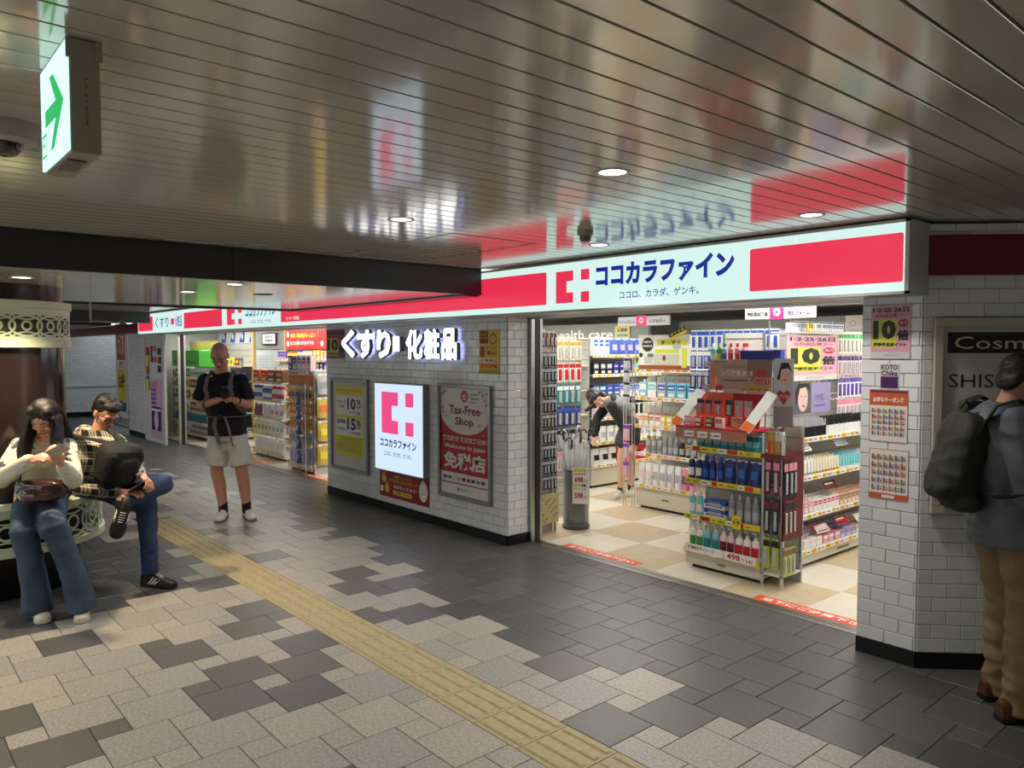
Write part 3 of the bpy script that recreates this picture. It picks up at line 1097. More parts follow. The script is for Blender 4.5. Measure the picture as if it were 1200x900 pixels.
def ring_pattern(parent, rad, z0, z1, n, m, name='lattice', tw=.010):
    """interlocked circles cut around a drum"""
    h = z1 - z0
    zc = (z0 + z1) / 2
    da = 2 * PI / n
    for k in range(n):
        b = MB()
        a0 = k * da

        def loop(ca, cz, ra, rz, w):
            N = 26
            vs = []
            for rr, dr in ((1, 0), (1, .006), (1 - w / min(ra * rad, rz), .006), (1 - w / min(ra * rad, rz), 0)):
                for q in range(N):
                    t = 2 * PI * q / N
                    if rr == 1:
                        aa, zz = ca + ra * math.cos(t), cz + rz * math.sin(t)
                    else:
                        aa, zz = ca + (ra - w / rad) * math.cos(t), cz + (rz - w) * math.sin(t)
                    vs.append(((rad + dr) * math.cos(aa), (rad + dr) * math.sin(aa), zz))
            fs_ = []
            for i in range(4):
                j = (i + 1) % 4
                for q in range(N):
                    fs_.append((i * N + q, j * N + q, j * N + (q + 1) % N, i * N + (q + 1) % N))
            b.add(vs, fs_, m)
        loop(a0, zc, da * .64, h * .5, tw)
        loop(a0, zc, h * .24 / rad, h * .24, tw)
        loop(a0 + da / 2, zc + h * .37, h * .13 / rad, h * .13, tw * .8)
        loop(a0 + da / 2, zc - h * .37, h * .13 / rad, h * .13, tw * .8)
        loop(a0, zc + h * .38, da * .34, h * .13, tw * .7)
        loop(a0, zc - h * .38, da * .34, h * .13, tw * .7)
        b.build(name, parent)


band = empty('lamp_band', (CLX, CLY, 0))
tag(band, 'pale green latticed metal lamp band around the upper column', 'lamp band')
B0, B1 = 1.72, 2.045
MB().lathe([(.492, B0), (.535, B0), (.535, B0 + .045), (.528, B0 + .05), (.528, B0 + .075), (.52, B0 + .075), (.492, B0 + .075)], 72, m=m_green, cap=False).build('lower_rim', band, smooth=True, sharp=30)
MB().lathe([(.492, B1 - .10), (.52, B1 - .10), (.528, B1 - .10), (.528, B1 - .055), (.54, B1 - .05), (.54, B1), (.50, B1), (.492, B1 - .01)], 72, m=m_green, cap=False).build('upper_rim', band, smooth=True, sharp=30)
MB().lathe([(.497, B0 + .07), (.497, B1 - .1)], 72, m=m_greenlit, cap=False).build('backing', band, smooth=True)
ring_pattern(band, .522, B0 + .073, B1 - .098, 18, m_green, tw=.015)
bench = empty('round_bench', (CLX, CLY, 0))
tag(bench, 'pale green latticed round bench around the foot of the column', 'bench')
ZB, ZT = .32, .65
MB().lathe([(.50, ZT - .03), (.50, ZT), (.715, ZT), (.73, ZT - .008), (.73, ZT - .05), (.712, ZT - .055), (.70, ZT - .055)], 80, m=m_green, cap=False).build('seat', bench, smooth=True, sharp=30)
MB().lathe([(.50, ZB), (.72, ZB), (.73, ZB + .006), (.73, ZB + .05), (.712, ZB + .055), (.69, ZB + .055)], 80, m=m_green, cap=False).build('lower_rim', bench, smooth=True, sharp=30)
MB().lathe([(.60, ZB + .05), (.60, ZT - .03)], 60, m=mat('bench_core', S(28, 26, 26), .7), cap=False).build('core', bench, smooth=True)
MB().lathe([(.505, 0), (.56, 0), (.56, ZB)], 60, m=mat('bench_base', S(24, 20, 20), .5), cap=False).build('base', bench, smooth=True)
ring_pattern(bench, .706, ZB + .053, ZT - .053, 20, m_green, tw=.015)

# ================================================================== PEOPLE
VF = R(49.16)      # the figures are posed in frames turned this way about the vertical


def flesh(name, B, voxel, m, parent, smooth_it=2, wrinkle=0.0, wscale=9.0, seed=0):
    """fuse overlapping solids into one continuous skin"""
    me = B.mesh(name)
    o = bpy.data.objects.new(name, me)
    r = o.modifiers.new('r', 'REMESH')
    r.mode = 'VOXEL'
    r.voxel_size = voxel
    r.use_smooth_shade = True
    if smooth_it:
        sm = o.modifiers.new('s', 'SMOOTH')
        sm.factor = .5
        sm.iterations = smooth_it
    me2 = evaluated_mesh(o)
    COL.objects.link(o)
    me2.name = name
    o.modifiers.clear()
    o.data = me2
    bpy.data.meshes.remove(me)
    me2.materials.clear()
    me2.materials.append(m)
    if wrinkle:
        off = Vector((seed * 3.1, seed * 1.7, 0))
        ns = [v.normal.copy() for v in me2.vertices]
        for v, n in zip(me2.vertices, ns):
            q = v.co * wscale + off
            d = noise.noise(q) + .5 * noise.noise(q * 2.3)
            d += .9 * (1 - abs(noise.noise(Vector((q.x * .6, q.y * .6, q.z * 1.6)) + off)) * 3)
            v.co += n * d * wrinkle
    me2.polygons.foreach_set('use_smooth', [True] * len(me2.polygons))
    me2.update()
    o.parent = parent
    return o


def V(*a):
    return Vector(a)


def frame_from(fwd, up):
    f = Vector(fwd).normalized()
    u = Vector(up)
    u = (u - f * u.dot(f)).normalized()
    r = f.cross(u)
    return Matrix((r, f, u)).transposed()      # x=right, y=forward, z=up


def head(B, c, fwd, up, s=1.0):
    """skull, jaw, nose, lips, brow and ears; returns the frame"""
    M = frame_from(fwd, up)

    def e(x, y, z, rx, ry, rz, ex=1):
        B.sell(Vector(c) + M @ (V(x, y, z) * s), (rx * s, ry * s, rz * s), ex, M.to_3x3(), 20, 14)
    for q in (-1, 1):
        e(q * .031, .068, .002, .017, .014, .010)
    e(0, -.012, .030, .074, .094, .088)
    e(0, .018, -.030, .060, .068, .080)
    e(0, .050, -.078, .034, .032, .034)
    e(0, .030, -.062, .050, .045, .045)
    e(0, .070, .018, .052, .022, .016)        # brow
    e(0, .086, -.012, .011, .014, .026)       # nose bridge
    e(0, .096, -.030, .014, .016, .012)
    e(-.010, .090, -.033, .008, .010, .008)
    e(.010, .090, -.033, .008, .010, .008)
    e(0, .082, -.058, .022, .010, .006)
    e(0, .080, -.067, .019, .010, .006)
    e(-.036, .062, -.025, .022, .018, .020)
    e(.036, .062, -.025, .022, .018, .020)
    for q in (-1, 1):
        e(q * .076, -.006, -.010, .008, .018, .031)
    return M


def face_details(parent, c, M, s=1.0, brow=True, lip=(150, 70, 70), closed=True):
    def P(x, y, z):
        return Vector(c) + M @ (V(x, y, z) * s)
    B = MB()
    for q in (-1, 1):      # eyes lowered: lids almost closed over the eyeball
        B.sell(P(q * .031, .074, -.003), (.013 * s, .009 * s, .0035 * s), 1, M.to_3x3(), 12, 8, pm((150, 140, 134)))
        B.sell(P(q * .031, .080, -.005), (.006 * s, .005 * s, .0032 * s), 1, M.to_3x3(), 10, 6, pm((26, 18, 16)))
    B.build('eyes', parent, smooth=True)
    B = MB()
    for q in (-1, 1):
        B.tube([P(q * .017, .083, -.003), P(q * .031, .0865, -.004), P(q * .046, .077, -.002)], [.001 * s, .0018 * s, .001 * s], 6, pm((30, 22, 20)))
    B.build('eyelashes', parent)
    if brow:
        B = MB()
        for q in (-1, 1):
            B.tube([P(q * .014, .091, .021), P(q * .032, .089, .026), P(q * .050, .076, .020)], [.002 * s, .0034 * s, .0015 * s], 6, pm((34, 26, 22)))
        B.build('eyebrows', parent)
    B = MB()
    B.sell(P(0, .089, -.0585), (.020 * s, .006 * s, .0045 * s), 1, M.to_3x3(), 12, 6, pm(lip))
    B.sell(P(0, .087, -.067), (.017 * s, .006 * s, .005 * s), 1, M.to_3x3(), 12, 6, pm(lip))
    B.build('lips', parent, smooth=True)


def hand(B, w, d, up, side, curl=.5, s=1.0, spread=.12):
    """palm, four fingers and a thumb. w wrist, d direction, up = back of the hand, side=+1 thumb on the right of d"""
    M = frame_from(d, up)
    w = Vector(w)

    def P(x, y, z):
        return w + M @ (V(x, y, z) * s)
    B.sell(P(0, .045, 0), (.040 * s, .050 * s, .015 * s), .7, M.to_3x3(), 16, 10)
    B.cap(P(0, -.015, 0), P(0, .03, 0), .024 * s, .024 * s)
    L = (.072, .080, .074, .058)
    for k in range(4):
        x = side * (.030 - .020 * k)
        a = side * (.10 - .07 * k) * spread * 8
        p = P(x, .083, 0)
        bend = 0
        ln = L[k] * s
        for j, (f, r0, r1) in enumerate(((.45, .0092, .0086), (.32, .0084, .0078), (.26, .0078, .0068))):
            bend += curl * (.75, .9, .6)[j]
            dv = M @ V(math.sin(a * .12) * math.cos(bend), math.cos(bend), -math.sin(bend))
            q = p + dv * ln * f
            B.cap(p, q, r0 * s, r1 * s, 8)
            p = q
    p = P(side * .026, .022, -.006)
    for j, (ln, r0, r1, ax, ay, az) in enumerate(((.036, .015, .011, .75, .62, -.25), (.030, .0108, .0098, .42, .85, -.35), (.024, .0096, .0078, .1, .9, -.45))):
        dv = (M @ V(side * ax, ay, az)).normalized()
        q = p + dv * ln * s
        B.cap(p, q, r0 * s, r1 * s, 8)
        p = q


def torso(B, J, k=0.0, wide=1.0, deep=1.0, lo=None):
    """J: pelvis, waist, chest, neck, shL, shR"""
    lat = (Vector(J['shR']) - Vector(J['shL'])).normalized()
    lp = Vector(J.get('hipR', J['shR'])) - Vector(J.get('hipL', J['shL']))
    sw = (Vector(J['shR']) - Vector(J['shL'])).length / 2
    pv, wa, ch, ne = (Vector(J[q]) for q in ('pelvis', 'waist', 'chest', 'neck'))
    top = (Vector(J['shL']) + Vector(J['shR'])) / 2
    secs = [(pv - (wa - pv).normalized() * .05, .13 * wide + k, .10 * deep + k), (pv, .165 * wide + k, .122 * deep + k), (wa, .138 * wide + k, .105 * deep + k), (ch, .165 * wide + k, .118 * deep + k),
            (top.lerp(ch, .35), sw * .98 + k, .105 * deep + k), (top, sw * .86 + k, .078 * deep + k), (top.lerp(ne, .55), sw * .42 + k, .06 + k), (ne, .052 + k * .7, .055 + k * .7)]
    if lo is not None:
        secs = secs[lo:]
    B.loft(secs, lat, 24)


def limb(B, pts, rads, n=14):
    for (a, b, ra, rb) in zip(pts, pts[1:], rads, rads[1:]):
        B.cap(a, b, ra, rb, n)


def tubeg(B, pts, rads, n=18, lat=(0, 1, 0.02), sq=1.0):
    """garment leg or sleeve with flat open-looking ends"""
    pts = [Vector(p) for p in pts]
    secs = []
    for i, (p, r) in enumerate(zip(pts, rads)):
        secs.append((p, r, r * sq))
    B.loft(secs, lat, n)


def shoe(parent, heel, toe, up, L, upper, sole, stripes=None, laces=None, name='shoe', W=.05, Hh=.075):
    """heel/toe: points on the bottom of the sole; upper + sole + laces, one thing part with sub-parts"""
    f = (Vector(toe) - Vector(heel)).normalized()
    M = frame_from(f, up)
    h = Vector(heel)

    def P(x, y, z):
        return h + M @ V(x, y, z)
    st = [(0, .55, .9), (.06, .75, 1.0), (.2, .80, 1.0), (.38, .72, .98), (.52, .80, .78), (.66, .96, .60), (.80, .98, .48), (.92, .80, .38), (.98, .5, .28), (1.0, .2, .2)]
    B = MB()
    vs, n = [], 12
    for (t, w, hh) in st:
        for k in range(n + 1):
            a = PI * k / n
            x = -math.copysign(abs(math.cos(a)) ** .7, math.cos(a)) * w * W
            z = .022 + (math.sin(a) ** .8) * (hh * Hh)
            vs.append(P(x, t * L, z))
    fs = []
    for i in range(len(st) - 1):
        for k in range(n):
            p = i * (n + 1) + k
            fs.append((p, p + n + 1, p + n + 2, p + 1))
    fs += [tuple(range(n + 1)), tuple(range((len(st) - 1) * (n + 1), len(st) * (n + 1)))[::-1]]
    B.add(vs, fs, upper)
    if stripes:
        for q in range(3):
            for sd in (-1, 1):
                y0 = L * (.36 + .085 * q)
                B.add([P(sd * (W * .95), y0 - .02, .026), P(sd * (W * .97), y0 - .006, .026), P(sd * (W * .74), y0 + .032, .076 - .008 * q), P(sd * (W * .70), y0 + .018, .078 - .008 * q)], [(0, 1, 2, 3) if sd > 0 else (3, 2, 1, 0)], stripes)
    o = B.build(name, parent, smooth=True, sharp=50)
    B = MB()
    vs = []
    for z, g in ((0, -.002), (.008, .003), (.026, .002)):
        for sd in (1, -1):
            for (t, w, hh) in (st if sd > 0 else st[::-1]):
                vs.append(P(sd * (w * W + g), t * L + (g if t > .5 else -g), z))
    n = 2 * len(st)
    fs = [tuple(range(n - 1, -1, -1)), tuple(range(2 * n, 3 * n))]
    for i in range(2):
        for k in range(n):
            fs.append((i * n + k, i * n + (k + 1) % n, (i + 1) * n + (k + 1) % n, (i + 1) * n + k))
    B.add(vs, fs, sole)
    B.build('sole', o)
    if laces:
        B = MB()
        for q in range(5):
            y = L * (.40 + .055 * q)
            z = .022 + Hh * (.98 - .085 * q)
            B.tube([P(-.018, y, z - .004), P(0, y + .004, z + .004), P(.018, y + .002, z - .004)], .0028, 5, laces)
        B.build('laces', o)
    return o


SK1 = mat('skin_light', S(214, 168, 142), .5, noise_amt=.03, noise_scale=40)
SK2 = mat('skin_tan', S(196, 146, 118), .5, noise_amt=.04, noise_scale=40)
SK3 = mat('skin_ruddy', S(206, 150, 124), .48, noise_amt=.05, noise_scale=30)
m_hair = mat('black_hair', S(17, 14, 13), .5)


def strand(m):
    nt = m.node_tree
    b = nt.nodes['Principled BSDF']
    tc = nt.nodes.new('ShaderNodeTexCoord')
    mp = nt.nodes.new('ShaderNodeMapping')
    mp.inputs['Scale'].default_value = (260, 260, 9)
    n = nt.nodes.new('ShaderNodeTexNoise')
    n.inputs['Scale'].default_value = 1
    bp = nt.nodes.new('ShaderNodeBump')
    bp.inputs['Strength'].default_value = .6
    bp.inputs['Distance'].default_value = .004
    nt.links.new(tc.outputs['Object'], mp.inputs[0])
    nt.links.new(mp.outputs[0], n.inputs['Vector'])
    nt.links.new(n.outputs['Fac'], bp.inputs['Height'])
    nt.links.new(bp.outputs[0], b.inputs['Normal'])


strand(m_hair)
m_denim = mat('denim_mid', S(58, 76, 98), .8, noise_amt=.30, noise_scale=7, bump=.3, bump_scale=300)
m_denim2 = mat('denim_dark', S(44, 64, 102), .8, noise_amt=.30, noise_scale=10, bump=.3, bump_scale=300)
m_white_shoe = mat('shoe_white', S(206, 202, 190), .5)
m_black_shoe = mat('shoe_black', S(24, 24, 25), .45)
m_blackcloth = mat('black_cloth', S(20, 21, 24), .8, bump=.3, bump_scale=200)
m_phone = mat('phone_case', S(196, 190, 176), .25)
m_screen = glow('phone_screen', (.55, .6, .66), .5)


def phone(label, parent_loc, p, d, up, body=m_phone):
    """phone is its own thing, held in the hands"""
    M = frame_from(d, up)
    e = empty('smartphone', parent_loc, VF)
    tag(e, label, 'phone')
    M4 = Matrix.Translation(p) @ M.to_4x4()
    B = MB()
    B.bbox((-.036, -.075, -.004), (.036, .075, .004), .003, body)
    B.v = [tuple(M4 @ Vector(v)) for v in B.v]
    B.build('body', e)
    B = MB()
    B.add([M4 @ V(-.033, -.071, .0045), M4 @ V(.033, -.071, .0045), M4 @ V(.033, .071, .0045), M4 @ V(-.033, .071, .0045)], [(0, 1, 2, 3)], m_screen)
    B.build('screen', e)
    return e


# ---------------------------------------------------------------- seated woman
OW = (-5.46, .98, 0)
wm = empty('person', OW, VF)
tag(wm, 'seated woman with long black hair, white patterned cardigan and flared jeans, using phone', 'person')
J = dict(pelvis=(-.37, .40, .74), waist=(-.35, .39, .86), chest=(-.325, .345, .98), neck=(-.28, .285, 1.125), shL=(-.475, .33, 1.055), shR=(-.155, .33, 1.055), hipL=(-.46, .38, .72), hipR=(-.30, .38, .72))
hc = V(-.235, .215, 1.255)
hf, hu = V(.10, -1.0, -.72), V(.08, -.6, 1)
B = MB()
torso(B, J, 0, .82, .86)
Mh = head(B, hc, hf, hu, .96)
limb(B, [V(*J['neck']) + V(0, .01, -.03), hc + V(0, .03, -.03)], [.05, .05])
elL, wrL = V(-.50, .17, .86), V(-.175, -.02, 1.015)
elR, wrR = V(-.03, .17, .86), V(.005, -.02, .995)
limb(B, [J['shL'], elL, wrL], [.045, .036, .024])
limb(B, [J['shR'], elR, wrR], [.045, .036, .024])
hand(B, wrL, V(1, -.25, .25), V(-.2, -.7, .8), -1, .75, .92)
hand(B, wrR, V(-.15, -.4, .75), V(.7, -.6, -.3), 1, .8, .92)
knL, knR, anL, anR = V(-.235, -.04, .56), V(-.045, -.05, .585), V(-.175, .02, .09), V(.115, .03, .11)
limb(B, [J['hipL'], knL, anL], [.082, .058, .035])
limb(B, [J['hipR'], knR, anR], [.082, .058, .035])
flesh('body', B, .0055, SK1, wm)
face_details(wm, hc, Mh, .96, lip=(176, 84, 84))
# cardigan, white with blurred dark blue flowers


def cardigan_mat():
    m = mat('cardigan', S(216, 214, 196), .9, bump=.5, bump_scale=220)
    nt = m.node_tree
    b = nt.nodes['Principled BSDF']
    tc = nt.nodes.new('ShaderNodeTexCoord')
    vo = nt.nodes.new('ShaderNodeTexVoronoi')
    vo.inputs['Scale'].default_value = 7.5
    vo.inputs['Randomness'].default_value = .9
    no = nt.nodes.new('ShaderNodeTexNoise')
    no.inputs['Scale'].default_value = 16
    mx = nt.nodes.new('ShaderNodeMixRGB')
    mx.inputs[0].default_value = .12
    nt.links.new(tc.outputs['Object'], mx.inputs[1])
    nt.links.new(no.outputs['Color'], mx.inputs[2])
    nt.links.new(mx.outputs[0], vo.inputs['Vector'])
    cr = nt.nodes.new('ShaderNodeValToRGB')
    cr.color_ramp.elements[0].position = .22
    cr.color_ramp.elements[0].color = (*S(78, 86, 110), 1)
    cr.color_ramp.elements[1].position = .34
    cr.color_ramp.elements[1].color = (*S(230, 228, 212), 1)
    nt.links.new(vo.outputs['Distance'], cr.inputs[0])
    nt.links.new(cr.outputs[0], b.inputs['Base Color'])
    return m


B = MB()
torso(B, J, .016, .88, .92, lo=1)
limb(B, [J['shL'], elL, wrL + V(-.03, .02, -.01)], [.060, .060, .042])
limb(B, [J['shR'], elR, wrR + V(0, .03, -.03)], [.060, .060, .042])
B.lathe([(.165, -.0), (.168, .06), (.15, .12)], 20, (-.36, .395, .74), sx=1, sy=.8)
flesh('cardigan', B, .009, cardigan_mat(), wm, 3, .0035, 9, 1)
B = MB()
limb(B, [V(*J['hipL']) + V(-.0, .03, -.015), knL], [.098, .074])
limb(B, [V(*J['hipR']) + V(-.01, .03, -.015), knR], [.098, .074])
tubeg(B, [knL + V(0, .01, .03), V(-.215, -.0, .40), V(-.195, .005, .22), V(-.18, .01, .045)], [.074, .070, .076, .090], lat=(1, 0, 0), sq=1.08)
tubeg(B, [knR + V(0, .01, .03), V(.015, -.005, .42), V(.065, .005, .24), V(.11, .01, .055)], [.074, .068, .073, .086], lat=(1, 0, 0), sq=1.08)
B.sell(V(-.375, .42, .735), (.17, .14, .09), .8)
flesh('jeans', B, .009, m_denim, wm, 3, .004, 8, 2)
# long hair
B = MB()
P = lambda x, y, z: hc + Mh @ V(x, y, z)
B.sell(P(0, -.022, .040), (.086, .096, .088), 1, Mh.to_3x3(), 22, 14)
B.sell(P(-.046, .022, .082), (.040, .050, .030), 1, Mh.to_3x3())
B.sell(P(.044, .016, .082), (.044, .050, .030), 1, Mh.to_3x3())
for pts in ([(P(-.060, -.02, .06), .03, .05), (hc + V(-.082, .015, .0), .024, .055), (hc + V(-.094, .0, -.07), .026, .058), (V(-.338, .195, 1.13), .034, .058), (V(-.345, .170, 1.04), .040, .050), (V(-.335, .150, .96), .030, .030)],
            [(P(.060, -.02, .06), .03, .05), (hc + V(.082, .010, .0), .024, .055), (hc + V(.092, -.005, -.07), .026, .058), (V(-.140, .190, 1.13), .032, .058), (V(-.130, .165, 1.06), .036, .050), (V(-.140, .145, .99), .028, .030)],
            [(P(0, -.06, .06), .08, .04), (P(0, -.10, -.03), .085, .035), (V(-.24, .345, 1.15), .115, .035), (V(-.24, .385, 1.04), .11, .03)]):
    B.loft(pts, (1, 0, 0), 16)
flesh('hair', B, .006, m_hair, wm, 3, .0018, 22, 3)
B = MB(); B.sell(P(-.084, .045, .045), (.006, .012, .006), 1, Mh.to_3x3(), 8, 6, pm((230, 200, 150))); B.sell(P(-.080, .0, -.045), (.006, .006, .006), 1, None, 8, 6, pm((235, 235, 240)))
B.build('hair_clip', wm)
shoe(wm, (-.235, .09, 0), (-.075, -.10, 0), (0, 0, 1), .25, m_white_shoe, mat('sole_offwhite', S(196, 192, 180), .6), laces=pm((230, 228, 220)), W=.046, Hh=.07)
shoe(wm, (.045, .13, .0), (.16, -.11, .0), (0, 0, 1), .25, m_white_shoe, mat('sole_offwhite', S(196, 192, 180), .6), laces=pm((230, 228, 220)), W=.046, Hh=.07)
phone('pale smartphone held in both hands of the seated woman', OW, V(.04, -.105, 1.085), V(.85, -.35, .40), V(-.25, .75, .75))
# brown waist bag on her lap
wb = empty('handbag', OW, VF)
tag(wb, 'glossy brown leather waist bag on the lap of the seated woman', 'bag')
B = MB()
B.sell(V(-.205, .12, .80), (.165, .07, .072), .65)
B.sell(V(-.205, .10, .77), (.13, .075, .05), .8)
flesh('bag_body', B, .007, mat('brown_leather', S(58, 32, 24), .22, coat=.6, noise_amt=.2), wb, 3, .003, 12, 4)
B = MB()
B.tube([V(-.36, .13, .83), V(-.28, .048, .845), V(-.2, .035, .84), V(-.12, .048, .845), V(-.05, .13, .83)], .004, 6, m_alu)
B.build('zip', wb)
B = MB()
B.tube([V(-.36, .14, .82), V(-.44, .26, .90), V(-.47, .38, .93)], .014, 8, mat('strap_brown', S(40, 24, 20), .4), flat=.4)
B.tube([V(-.05, .14, .82), V(-.10, .3, .88)], .014, 8, mat('strap_brown', S(40, 24, 20), .4), flat=.4)
B.build('strap', wb)

# ---------------------------------------------------------------- seated man in plaid shirt
OM = (-5.95, 1.45, 0)
mn = empty('person', OM, VF)
tag(mn, 'seated man with glasses in black and white plaid shirt, ankle on knee, looking down', 'person')
J = dict(pelvis=(-.33, .16, .74), waist=(-.315, .13, .84), chest=(-.265, .08, .97), neck=(-.195, .055, 1.12), shL=(-.36, .13, 1.04), shR=(-.035, -.03, 1.035), hipL=(-.36, .22, .72), hipR=(-.25, .05, .72))
hc = V(-.125, .03, 1.255)
hf, hu = V(.78, -.45, -.72), V(.6, -.3, 1)
B = MB()
torso(B, J, 0, .95, .95)
Mh = head(B, hc, hf, hu, 1.0)
limb(B, [V(*J['neck']) + V(-.01, .0, -.03), hc + V(-.02, .02, -.03)], [.055, .055])
elL, wrL = V(-.30, .02, .72), V(.085, -.18, .715)
elR, wrR = V(.10, -.0, .80), V(.21, -.13, .815)
limb(B, [J['shL'], elL, wrL], [.052, .042, .027])
limb(B, [J['shR'], elR, wrR], [.052, .042, .027])
hand(B, wrL, V(1, -.05, .02), V(0, -.25, 1), -1, .45, .95)
hand(B, wrR, V(.6, -.4, -.35), V(.5, .2, .9), -1, .8, .95)
k1, a1 = V(.17, -.02, .60), V(.185, -.0, .13)
k2, a2 = V(.265, .03, .735), V(.10, -.21, .66)
limb(B, [J['hipL'], k1, a1], [.085, .062, .042])
limb(B, [J['hipR'], k2, a2], [.085, .062, .042])
flesh('body', B, .0055, SK2, mn)
face_details(mn, hc, Mh, 1.0)


def plaid_mat():
    m = mat('plaid', S(200, 196, 180), .85)
    nt = m.node_tree
    b = nt.nodes['Principled BSDF']
    tc = nt.nodes.new('ShaderNodeTexCoord')
    sp = nt.nodes.new('ShaderNodeSeparateXYZ')
    nt.links.new(tc.outputs['Object'], sp.inputs[0])

    def stripes(src, sc, lo):
        mu = nt.nodes.new('ShaderNodeMath'); mu.operation = 'MULTIPLY'; mu.inputs[1].default_value = sc
        nt.links.new(src, mu.inputs[0])
        fr = nt.nodes.new('ShaderNodeMath'); fr.operation = 'FRACT'
        nt.links.new(mu.outputs[0], fr.inputs[0])
        cr = nt.nodes.new('ShaderNodeValToRGB')
        cr.color_ramp.interpolation = 'CONSTANT'
        E = cr.color_ramp.elements
        E[0].position = 0; E[0].color = (.03, .03, .03, 1)
        E[1].position = .30; E[1].color = (1, 1, 1, 1)
        for p, c in ((.42, .12), (.48, 1), (.62, .25), (.70, 1), (.86, .08)):
            e = E.new(p); e.color = (c, c, c, 1)
        nt.links.new(fr.outputs[0], cr.inputs[0])
        return cr.outputs[0]
    ad = nt.nodes.new('ShaderNodeMath'); ad.operation = 'ADD'
    nt.links.new(sp.outputs['X'], ad.inputs[0])
    nt.links.new(sp.outputs['Y'], ad.inputs[1])
    a = stripes(ad.outputs[0], 11, 0)
    c = stripes(sp.outputs['Z'], 10, 0)
    mx = nt.nodes.new('ShaderNodeMixRGB')
    mx.blend_type = 'MIX'; mx.inputs[0].default_value = .5
    nt.links.new(a, mx.inputs[1]); nt.links.new(c, mx.inputs[2])
    cr = nt.nodes.new('ShaderNodeValToRGB')
    cr.color_ramp.elements[0].position = .1
    cr.color_ramp.elements[0].color = (*S(22, 22, 24), 1)
    cr.color_ramp.elements[1].position = .95
    cr.color_ramp.elements[1].color = (*S(206, 200, 184), 1)
    nt.links.new(mx.outputs[0], cr.inputs[0])
    nt.links.new(cr.outputs[0], b.inputs['Base Color'])
    return m


B = MB()
torso(B, J, .024, 1.02, 1.05, lo=1)
limb(B, [J['shL'], elL, wrL + V(-.05, .02, 0)], [.078, .070, .045])
limb(B, [J['shR'], elR, wrR + V(-.05, .03, 0)], [.075, .068, .045])
B.sell(V(-.33, .16, .74), (.185, .15, .10), .7)
B.tube([V(-.205 + .068 * math.cos(t), .065 + .066 * math.sin(t), 1.10 - .014 * math.cos(t)) for t in [2 * PI * k / 16 for k in range(16)]], .019, 8, closed=True)
B.cap(V(-.24, .08, 1.095), V(-.33, .125, 1.085), .055, .055)
B.cap(V(-.35, .15, 1.07), V(-.40, .16, 1.04), .062, .06)
B.cap(V(-.17, .04, 1.08), V(-.07, -.01, 1.045), .055, .05)
flesh('shirt', B, .009, plaid_mat(), mn, 2, .005, 8, 5)
B = MB()
limb(B, [V(*J['hipL']) + V(-.03, .0, 0), k1], [.10, .076])
tubeg(B, [k1 + V(0, .0, .03), V(.178, -.01, .42), V(.184, -.01, .24), V(.186, 0, .095)], [.076, .064, .058, .056], lat=(1, 0, 0))
limb(B, [V(*J['hipR']) + V(-.03, .0, 0), k2, k2.lerp(a2, .5)], [.10, .078, .068])
tubeg(B, [k2, k2.lerp(a2, .5), a2 + V(.01, .01, .005)], [.076, .066, .056], lat=(0, 0, 1))
flesh('jeans', B, .009, m_denim2, mn, 3, .004, 9, 6)
B = MB()
P = lambda x, y, z: hc + Mh @ V(x, y, z)
B.sell(P(0, -.026, .044), (.083, .096, .086), 1, Mh.to_3x3(), 22, 14)
B.sell(P(0, .030, .080), (.066, .060, .036), 1, Mh.to_3x3())
B.sell(P(0, -.075, -.01), (.065, .035, .06), 1, Mh.to_3x3())
for k in range(26):
    t = k * 2.399
    r_ = .03 + .055 * ((k * 7) % 10) / 10
    q = V(r_ * math.cos(t), -.02 + r_ * math.sin(t), .125 - r_ * .45)
    B.cap(P(*q), P(q.x * 1.12, q.y * 1.12 + .012, q.z + .012), .012, .004, 6)
flesh('hair', B, .006, m_hair, mn, 1, .002, 30, 7)
B = MB()
for q in (-1, 1):
    pts = [P(q * (.033 + .024 * math.cos(2 * PI * k / 12)), .100, -.002 + .018 * math.sin(2 * PI * k / 12)) for k in range(12)]
    B.tube(pts, .0022, 6, m_black_shoe, closed=True)
    B.tube([P(q * .057, .098, .004), P(q * .078, .06, .004), P(q * .080, -.01, -.002)], .0022, 6, m_black_shoe)
B.tube([P(-.01, .101, .002), P(0, .103, .005), P(.01, .101, .002)], .002, 6, m_black_shoe)
B.build('glasses', mn)
wst = pm((226, 224, 216))
shoe(mn, (.115, .03, 0), (.40, -.06, 0), (0, 0, 1), .285, m_black_shoe, mat('sole_black', S(30, 28, 28), .6), stripes=wst, laces=wst)
shoe(mn, (.12, -.18, .665), (.09, -.30, .42), V(.5, -.85, .35), .275, m_black_shoe, mat('sole_dark', S(52, 46, 44), .7), stripes=wst, laces=wst)
B = MB()
B.cap(V(.185, 0, .07), a1 + V(0, 0, .05), .045, .04, 12, pm((30, 30, 32)))
B.cap(V(.095, -.215, .635), a2, .045, .042, 12, pm((30, 30, 32)))
B.build('socks', mn, smooth=True)
